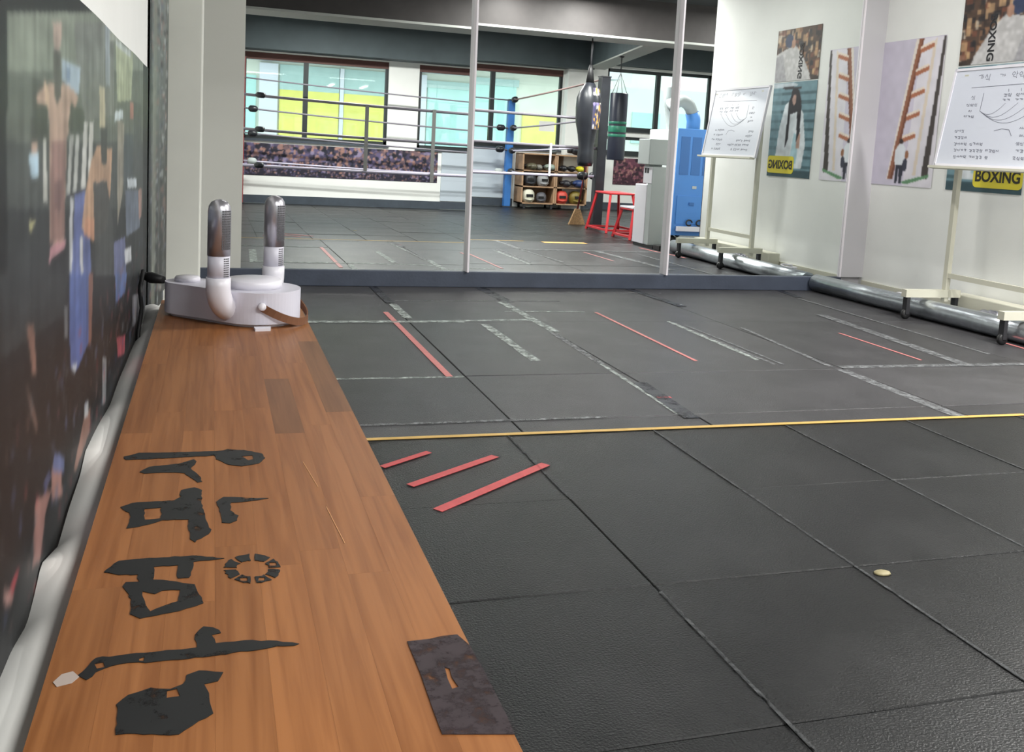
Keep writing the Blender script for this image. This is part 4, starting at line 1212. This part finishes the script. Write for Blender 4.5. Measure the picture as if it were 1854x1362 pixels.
# ------------------------------------------------------------------ punch bags and ring, seen in the mirror
def ring_post(lab, x, y, z1, material, w=0.09, pad=True):
    t = thing('ring_post', lab, 'ring post', (x, y, 0), 0, 'corner posts of the boxing ring')
    MB().box(-w / 2, -w / 2, 0.01, w / 2, w / 2, z1).build('post', material, t, bevel=0.008)
    MB().box(-w / 2 - 0.03, -w / 2 - 0.03, 0, w / 2 + 0.03, w / 2 + 0.03, 0.012).build('base_plate', M_DARK, t)
    MB().box(-w / 2 - 0.004, -w / 2 - 0.004, z1, w / 2 + 0.004, w / 2 + 0.004, z1 + 0.012).build('cap', M_DARK, t)
    return t


ring_post('dark padded ring corner post beside the black punch bag, in the mirror', 4.50, 0.86, 1.82, M_BLKV, 0.12)
ring_post('bright blue ring corner post left of the wooden shelf, in the mirror', 4.42, -2.68, 1.66, M_BLUE, 0.105)
ring_post('dull red ring corner post at the far left window, in the mirror', 0.375, -2.68, 2.1, M_REDP, 0.10)


def rope(lab, a, b, material, r=0.013, sag=0.012, tb=(True, True), tbm=None, tag_at=None):
    a = Vector(a); b = Vector(b)
    t = thing('ring_rope', lab, 'rope', a, 0, 'ropes of the boxing ring')
    d = b - a
    n = 16
    MB().tube([d * (k / n) - Vector((0, 0, sag * 4 * (k / n) * (1 - k / n))) for k in range(n + 1)], r, 8).build('rope_line', material, t)
    for f, on in ((0.03, tb[0]), (0.97, tb[1])):
        if on:
            q = d.normalized().to_track_quat('Z', 'Y').to_matrix().to_4x4()
            q.translation = d * f
            L = 0.13
            MB().lathe([(0, -L / 2), (0.022, -L / 2), (0.046, -L / 3), (0.050, 0), (0.046, L / 3), (0.022, L / 2), (0, L / 2)], (0, 0, 0), 14, q).build('turnbuckle_pad', tbm or M_BLKV, t)
    return t


FL = (XL + 0.02, -0.62)
def fl(z): return (FL[0], FL[1], z)
names = ['topmost', 'middle', 'lowest']
for nm, zl, zr, mt in (('topmost', 1.47, 1.315, M_ROPE), ('middle', 1.05, 0.965, M_ROPE), ('lowest', 0.60, 0.624, M_ROPEL)):
    rope(nm + ' front ring rope, nearest the mirror, ending at the dark post', (0.0, -0.57, zl), (4.44, 0.86, zr), mt, 0.017, 0.02, (False, True))
    tp = [o for o in bpy.data.objects if o.parent and o.parent.get('label', '').startswith(nm + ' front') and o.name.startswith('rope_line')][0]
    d = Vector((4.44, 1.43, zr - zl)).normalized()
    q = d.to_track_quat('Z', 'Y').to_matrix().to_4x4()
    q.translation = Vector((4.44, 1.43, zr - zl)) * 0.122
    MB().lathe([(0, -0.06), (0.018, -0.06), (0.034, -0.04), (0.036, 0), (0.034, 0.04), (0.018, 0.06), (0, 0.06)], (0, 0, 0), 14, q).build('turnbuckle_pad', M_BLKV, tp.parent)
for nm, zl, zr, mt, tb in (('thin top', 1.80, 1.655, M_ROPE, False), ('second', 1.37, 1.225, M_ROPE, True), ('third', 1.02, 0.89, M_ROPE, True), ('bottom', 0.62, 0.55, M_ROPEL, True)):
    rope(nm + ' back ring rope running below the windows to the blue post', (0.42, -2.62, zl), (4.37, -2.62, zr), mt, 0.010 if not tb else 0.012, 0.015, (tb, tb), M_GREYM if nm == 'bottom' else None)
for nm, za, zb_, mt in (('thin top', 1.66, 1.80, M_ROPEB), ('second', 1.23, 1.33, M_ROPE), ('third', 0.88, 0.99, M_ROPEL), ('bottom', 0.56, 0.63, M_ROPEL)):
    rope(nm + ' right side ring rope between the blue post and the dark post', (4.42, -2.62, za), (4.50, 0.80, zb_), mt, 0.012, 0.03 if nm == 'bottom' else 0.01, (True, nm != 'thin top'))
for lab, f, z0, z1 in (('grey rope spacer upright standing left in the front ropes', 0.40, 0.60, 1.42), ('grey rope spacer upright standing right in the front ropes', 0.575, 0.50, 1.40)):
    x, y = 4.44 * f, -0.57 + 1.43 * f + 0.022
    o = MB().box(x - 0.022, y - 0.006, z0, x + 0.022, y + 0.006, z1 - 0.02).build('rope_spacer', mat('spacer_grey', (112, 112, 110), 0.5))
    tag(o, lab, 'rope spacer', 'rope spacers')
o = MB().box(3.90, 0.715, 0.60, 3.925, 0.722, 1.00).build('rope_spacer', M_WHITE)
tag(o, 'thin white strap tied between the lower front ropes', 'strap')

# black teardrop bag
bagb = thing('punch_bag', 'black waisted punch bag hanging in front of the dark ring post', 'punch bag', (4.21, 1.12, 0))
MB().lathe([(0, 0.745), (0.085, 0.75), (0.098, 0.80), (0.096, 0.90), (0.092, 1.00), (0.110, 1.12), (0.142, 1.26), (0.150, 1.42), (0.146, 1.54), (0.118, 1.62), (0.085, 1.67), (0.055, 1.72), (0, 1.73)], (0, 0, 0), 28).build('bag', M_BLKV, bagb)
MB().lathe([(0, 1.72), (0.05, 1.72), (0.032, 1.86), (0.018, 1.93), (0, 1.93)], (0, 0, 0), 14).build('hanging_boot', M_BLACK, bagb)
MB().tube([(0, 0, 1.92), (0, 0, 2.06), (0.004, 0, 2.12), (0, 0, 2.235)], [0.012, 0.010, 0.014, 0.008], 10).build('swivel_chain', M_DARK, bagb)
MB().tube([(0, 0, 0.76), (-0.005, 0.0, 0.60), (0.0, 0.01, 0.34)], 0.006, 8).build('tether_cord', M_BLACK, bagb)
cv = Canvas(30, 60, -0.9, 0.9, 1.18, 1.66, (70, 66, 84))
for k in range(60):
    c = random.choice([(196, 176, 150), (206, 160, 70), (120, 110, 150), (50, 48, 56), (216, 214, 210), (60, 60, 96)])
    cv.ell(c, (random.uniform(-0.8, 0.8), random.uniform(1.2, 1.64)), random.uniform(0.08, 0.24), random.uniform(0.015, 0.05), 0.9)
def bagpt(u, v):
    r = 0.152 - max(0, v - 1.46) * 0.16 - max(0, 1.42 - v) * 0.05
    a = 1.10 + u * 0.55
    return (r * math.cos(a) * 1.0, r * math.sin(a) * 1.0, v)
cv.blur()
o = cv.build('printed_patch', bagpt, M_PRINTM, bagb); o['label'] = 'colourful printed patch'

bag2 = thing('punch_bag', 'straight black punch bag with green bands, hanging right of the dark ring post', 'punch bag', (5.29, -0.5, 0))
def cyl(z0, z1, r): return [(0, z0), (r * 0.96, z0), (r, z0 + 0.012), (r, z1 - 0.012), (r * 0.96, z1), (0, z1)]
M_NAVYV = mat('navy_vinyl', (40, 44, 58), 0.35)
M_GRNV = mat('green_vinyl', (40, 120, 96), 0.4, noise=0.2, scale=12)
MB().lathe(cyl(0.83, 1.74, 0.122), (0, 0, 0), 28).build('bag', M_NAVYV, bag2)
for z0, z1 in ((1.14, 1.19), (1.205, 1.30), (1.315, 1.36)):
    MB().lathe(cyl(z0, z1, 0.1245), (0, 0, 0), 28).build('green_band', M_GRNV, bag2)
for k in range(4):
    a = pi / 4 + k * pi / 2
    MB().tube([(0.11 * math.cos(a), 0.11 * math.sin(a), 1.73), (0, 0, 2.02)], 0.005, 6).build('chain', M_GREYM, bag2)
MB().tube([(0, 0, 2.02), (0, 0, 2.24)], 0.008, 8).build('chain', M_DARK, bag2)
MB().box(-0.025, -0.025, 2.22, 0.025, 0.025, ZC).build('hanger_bar', M_DARK, bag2)

# red stools
def stool(lab, x, y, w, d, h, rz=0.0):
    t = thing('step_stool', lab, 'stool', (x, y, 0), rz, 'red metal stools')
    tw, td = w * 0.66, d * 0.66
    for sx in (-1, 1):
        for sy in (-1, 1):
            MB().bar((sx * w / 2, sy * d / 2, 0.0), (sx * tw / 2, sy * td / 2, h - 0.02), 0.026).build('leg', M_RED, t)
    for z, k in ((0.035, 1.0),):
        f = 1 - 0.34 * z / h
        for sy in (-1, 1):
            MB().bar((-w / 2 * f, sy * d / 2 * f, z), (w / 2 * f, sy * d / 2 * f, z), 0.022).build('lower_rail', M_RED, t)
        for sx in (-1, 1):
            MB().bar((sx * w / 2 * f, -d / 2 * f, z), (sx * w / 2 * f, d / 2 * f, z), 0.022).build('lower_rail', M_RED, t)
    MB().box(-tw / 2 - 0.02, -td / 2 - 0.02, h - 0.03, tw / 2 + 0.02, td / 2 + 0.02, h - 0.005).build('seat', M_RED, t, bevel=0.008)
    return t


stool('taller red metal stool in front of the dark ring post', 4.52, 1.35, 0.42, 0.62, 0.47)
s2 = stool('lower red metal stool beside the white water dispenser', 4.43, 2.22, 0.36, 0.46, 0.34)
MB().box(-0.14, -0.17, 0.335, 0.14, 0.17, 0.35).build('white_pad', M_WHITE, s2)
# broom leaning on the black post
br = thing('broom', 'small broom with fanned straw head leaning on the dark ring post', 'broom', (4.40, 0.48, 0))
MB().prism([[(-0.11, 0), (0.11, 0), (0.03, 0.20), (-0.03, 0.20)]], -0.02, 0.02, Matrix.Rotation(pi / 2, 4, 'X')).build('straw_head', mat('straw', (150, 118, 84), 0.9, noise=0.3, scale=60), br)
MB().tube([(0, 0, 0.19), (0.05, 0.15, 0.95)], 0.012, 10).build('handle', M_REDP, br)

# crowd banners on the back wall
def crowd(name, lab, x0, x1, z0, z1, bgc, pal, n):
    cv = Canvas(int((x1 - x0) * 90), int((z1 - z0) * 110), x0, x1, z0, z1, bgc)
    for k in range(n):
        t = random.random()
        u = random.uniform(x0, x1); v = z0 + (z1 - z0) * t
        s = 0.012 + 0.04 * t
        cv.ell(random.choice(pal), (u, v), s * random.uniform(0.5, 1.1), s * random.uniform(0.5, 1.1), 0.85)
        if random.random() < 0.35:
            cv.ell((170, 130, 118), (u, v + s), s * 0.5, s * 0.6, 0.9)
    cv.blur()
    t = thing(name, lab, 'banner', ((x0 + x1) / 2, YB, z0))
    xm = (x0 + x1) / 2
    cv.build('print', lambda u, v: (u - xm, 0.006, v - z0), M_PRINTM, t)
    MB().box(x0 - xm, 0.001, 0, x1 - xm, 0.005, z1 - z0).build('backing_sheet', M_DARK, t)


crowd('crowd_banner', 'long dark banner with a fight crowd print below the left windows', 0.36, 3.34, 0.41, 0.885, (40, 38, 52),
      [(34, 34, 48), (60, 58, 84), (96, 88, 124), (160, 120, 108), (120, 96, 100), (74, 66, 90), (26, 28, 38), (140, 130, 160)], 1500)
crowd('crowd_banner', 'dark magenta banner with a crowd print below the right window', 6.30, 7.3, 0.42, 0.86, (72, 44, 56),
      [(52, 36, 46), (130, 84, 98), (150, 96, 104), (40, 30, 40), (100, 60, 76)], 350)
o = MB().box(4.98, YB + 0.16, 1.22, 5.24, YB + 0.163, 1.38).build('notice_sheet', M_PAPER)
o.location.y = -0.19
tag(o, 'white paper notice taped on the second window', 'notice')

# ------------------------------------------------------------------ shelf with gear
sh = thing('storage_shelf', 'low pine shelf unit with six open compartments under the window', 'shelf', (5.0, -2.66, 0))
sx0, sx1 = 4.60 - 5.0, 5.70 - 5.0
zs = [0.07, 0.33, 0.58, 0.84]
for x in (sx0, -0.0 + 0.135, 0.165, sx1 - 0.025):
    MB().box(x, -0.20, 0.07, x + 0.025, 0.16, 0.85).build('side_panel', M_WOODS, sh)
for z in zs:
    MB().box(sx0, -0.20, z, sx1, 0.16, z + 0.02).build('shelf_board', M_WOODS, sh)
MB().box(sx0, -0.215, 0.07, sx1, -0.20, 0.85).build('back_panel', mat('shelf_back', (150, 128, 108), 0.7), sh)
for x in (sx0 + 0.05, sx1 - 0.08, 0.1):
    for y in (-0.16, 0.12):
        MB().box(x, y, 0, x + 0.03, y + 0.03, 0.07).build('foot', M_DARK, sh)


def glove(lab, x, y, z, rgb, rz, s=1.0, grp='boxing gloves on the shelf'):
    t = thing('boxing_glove', lab, 'boxing glove', (x, y, z), rz, grp)
    m_ = mat('glove_vinyl', rgb, 0.4)
    MB().lathe([(0, 0), (0.040, 0.0), (0.056, 0.03), (0.066, 0.08), (0.066, 0.13), (0.052, 0.175), (0.025, 0.195), (0, 0.198)], (0, 0, 0), 16,
               Matrix.Translation((-0.02, 0, 0.062 * s)) @ Matrix.Rotation(pi / 2, 4, 'Y') @ Matrix.Diagonal((0.9 * s, s, s, 1))).build('mitt', m_, t)
    MB().tube([(0.02 * s, 0.045 * s, 0.06 * s), (0.07 * s, 0.075 * s, 0.07 * s), (0.11 * s, 0.065 * s, 0.075 * s)], [0.022 * s, 0.026 * s, 0.016 * s], 10).build('thumb', m_, t)
    MB().lathe([(0, 0), (0.038, 0), (0.042, 0.05), (0, 0.05)], (0, 0, 0), 14,
               Matrix.Translation((-0.07 * s, 0, 0.062 * s)) @ Matrix.Rotation(pi / 2, 4, 'Y') @ Matrix.Diagonal((0.9 * s, s, s, 1))).build('cuff', M_BLACK, t)
    return t


def headgear(lab, x, y, z, rgb, rz, s=1.0):
    t = thing('headgear', lab, 'headgear', (x, y, z), rz, 'padded headgear on the shelf')
    m_ = mat('headgear_vinyl', rgb, 0.45)
    MB().lathe([(0, 0), (0.07, 0.0), (0.098, 0.04), (0.108, 0.10), (0.100, 0.16), (0.070, 0.20), (0.03, 0.215), (0, 0.216)], (0, 0, 0), 24, Matrix.Diagonal((s, s, s, 1))).build('shell', m_, t)
    MB().box(-0.055 * s, 0.070 * s, 0.09 * s, 0.055 * s, 0.112 * s, 0.135 * s).build('face_opening', M_BLACK, t, bevel=0.004)
    MB().tube([(-0.075 * s, 0.075 * s, 0.06 * s), (0, 0.112 * s, 0.045 * s), (0.075 * s, 0.075 * s, 0.06 * s)], 0.016 * s, 10).build('chin_pad', m_, t)
    return t


ys = -2.58
headgear('white padded headgear in the bottom left compartment', 4.74, ys, 0.09, (216, 214, 196), 0, 0.98)
headgear('small grey headgear with white band beside the white one', 4.96, ys, 0.09, (92, 92, 98), 0.3, 0.78)
headgear('red and orange headgear in the bottom right compartment', 5.30, ys, 0.09, (206, 78, 66), 0.1, 0.95)
headgear('dark yellow headgear in the bottom right compartment corner', 5.53, ys, 0.09, (128, 112, 48), -0.2, 0.95)
headgear('black headgear in the middle left compartment', 4.76, ys, 0.35, (48, 50, 56), 0.1, 0.9)
headgear('grey headgear in the middle left compartment', 4.97, ys, 0.35, (150, 150, 152), -0.1, 0.9)
glove('black boxing glove in the middle right compartment', 5.32, ys, 0.35, (50, 50, 56), 1.3, 0.95)
glove('navy boxing glove in the middle right compartment', 5.52, ys, 0.35, (48, 66, 110), 1.2, 1.05)
glove('olive boxing glove in the top left compartment', 4.72, ys, 0.60, (96, 92, 74), 0.9, 0.9)
glove('grey boxing glove in the middle of the top left compartment', 4.86, ys, 0.60, (128, 126, 118), 1.3, 0.75)
glove('pale green boxing glove in the top left compartment', 5.02, ys, 0.60, (150, 162, 150), 1.0, 0.9)
glove('black boxing glove in the top right compartment', 5.27, ys, 0.60, (34, 34, 38), 1.3, 0.78)
glove('second black boxing glove, beside the yellow one', 5.41, ys, 0.60, (38, 38, 40), 1.3, 0.78)
glove('yellow boxing glove in the top right compartment', 5.55, ys, 0.60, (214, 204, 50), 1.3, 0.78)
headgear('black and grey headgear lying on top of the shelf', 5.12, ys - 0.02, 0.86, (96, 104, 104), 0.4, 0.72)
glove('black boxing glove lying on top of the shelf', 5.45, ys, 0.86, (44, 46, 52), 0.1, 1.2, 'boxing gloves on the shelf')
glove('grey boxing glove at the right end on top of the shelf', 5.64, ys, 0.86, (90, 88, 94), 0.3, 1.0)
o = MB().box(3.40, YB + 0.001, 0.13, 4.56, YB + 0.02, 0.885).build('wall_board', mat('pale_blue_board', (190, 200, 210), 0.6)); tag(o, 'pale blue-grey board on the back wall behind the blue post', 'board')

# ------------------------------------------------------------------ water dispenser group
wd = thing('water_dispenser', 'white stepped water dispenser cabinet with control panel, right of the red stools', 'dispenser', (4.2, 3.0, 0))
MB().box(-0.10, -0.17, 0.03, 0.10, 0.10, 0.62).build('lower_cabinet', M_WHITE, wd, bevel=0.006)
MB().box(-0.095, 0.10, 0.03, 0.12, 0.20, 0.80).build('tower', M_GREYM, wd, bevel=0.004)
MB().box(-0.099, 0.0, 0.635, -0.02, 0.196, 0.797).build('control_panel', M_WHITE, wd, bevel=0.003)
for k in range(2):
    MB().box(-0.1005, 0.03 + 0.055 * k, 0.735, -0.099, 0.07 + 0.055 * k, 0.785).build('tap_mark', M_DARK, wd)
MB().box(-0.13, -0.09, 0.82, 0.08, 0.17, 1.07).build('top_box', M_GREYM, wd, bevel=0.006)
MB().box(-0.09, 0.0, 0.79, 0.05, 0.10, 0.83).build('neck', M_GREYM, wd)
MB().box(-0.09, -0.16, 0, 0.11, 0.30, 0.03).build('plinth', M_BLACK, wd)
o = MB().box(4.11, 3.31, 0.001, 4.36, 3.45, 0.05).build('black_tray', M_BLACK, None, bevel=0.004)
tag(o, 'flat black tray on the floor beside the water dispenser', 'tray')

# ------------------------------------------------------------------ blue spot cooler
ck = thing('spot_cooler', 'tall blue mobile air cooler with vertical louvres and bent ducts on top', 'air cooler', (4.86, 2.25, 0))
MB().box(-0.20, -0.36, 0.075, 0.24, 0.335, 1.20).build('cabinet', M_GREYM, ck, bevel=0.008)
fp = MB().box(-0.205, 0.335, 0.075, 0.245, 0.352, 1.205).build('front_panel', M_COOL, ck, bevel=0.004)
for k in range(3):
    lv = MB().box(-0.165 + 0.135 * k, 0.352, 0.72, -0.165 + 0.135 * k + 0.105, 0.356, 1.12).build('louvre', M_COOLD, fp)
MB().box(-0.17, 0.352, 0.20, 0.20, 0.362, 0.50).build('door_panel', M_COOL, ck, bevel=0.003)
MB().box(-0.03, 0.362, 0.40, 0.03, 0.372, 0.43).build('door_handle', M_COOLD, ck)
MB().box(0.0, 0.353, 0.575, 0.05, 0.358, 0.605).build('badge', M_GREYM, ck)
MB().box(-0.16, 0.362, 0.125, 0.19, 0.40, 0.175).build('drip_tray', M_WHITE, ck)
for a_ in (-0.02, 0.10):
    MB().tube([(a_ + 0.035 * math.cos(q * 0.5), 0.385, 0.215 + 0.03 * math.sin(q * 0.5)) for q in range(12)], 0.008, 8).build('hose_fitting', M_DARK, ck)
for sx in (-0.16, 0.20):
    for sy in (-0.30, 0.28):
        MB().lathe([(0, -0.015), (0.034, -0.015), (0.036, 0), (0.034, 0.015), (0, 0.015)], (0, 0, 0), 16, Matrix.Translation((sx, sy, 0.037)) @ Matrix.Rotation(pi / 2, 4, 'X')).build('castor', M_BLACK, ck)
M_DUCT = mat('grey_duct', (150, 158, 160), 0.6)
def duct(pts, r, ribs=26):
    P = [Vector(p) for p in pts]
    out = []; rad = []
    for k in range(ribs * 2 + 1):
        t = k / (ribs * 2) * (len(P) - 1)
        i = min(int(t), len(P) - 2); f = t - i
        p0, p1, p2, p3 = P[max(i - 1, 0)], P[i], P[i + 1], P[min(i + 2, len(P) - 1)]
        out.append(0.5 * ((2 * p1) + (-p0 + p2) * f + (2 * p0 - 5 * p1 + 4 * p2 - p3) * f * f + (-p0 + 3 * p1 - 3 * p2 + p3) * f ** 3))
        rad.append(r * (1.0 if k % 2 else 0.93))
    return MB().tube(out, rad, 18)
dm = MB().tube([(0.08, 0.12, 1.19), (0.08, 0.12, 1.30), (0.05, 0.13, 1.385)], 0.075, 20).build('duct_collar', M_COOL, ck)
duct([(0.05, 0.13, 1.38), (0.0, 0.14, 1.46), (-0.10, 0.16, 1.50), (-0.20, 0.18, 1.46)], 0.066, 12).build('duct', M_DUCT, ck)
MB().lathe([(0, 0), (0.07, 0), (0.074, 0.06), (0, 0.06)], (0, 0, 0), 20, Matrix.Translation((-0.19, 0.18, 1.47)) @ Matrix.Rotation(-2.0, 4, 'Y')).build('nozzle', M_DUCT, ck)
duct([(-0.10, -0.05, 1.19), (-0.12, -0.05, 1.35), (-0.16, -0.04, 1.52), (-0.17, -0.04, 1.66)], 0.05, 12).build('duct', M_DUCT, ck)

# dark trunking strip and white curtain edge beside the wall end
o = MB().box(XR + 0.002, 3.405, 0.10, XR + 0.05, 3.42, 0.90).build('cable_trunking', M_DARK)
tag(o, 'dark vertical trunking on the end of the right wall', 'trunking')
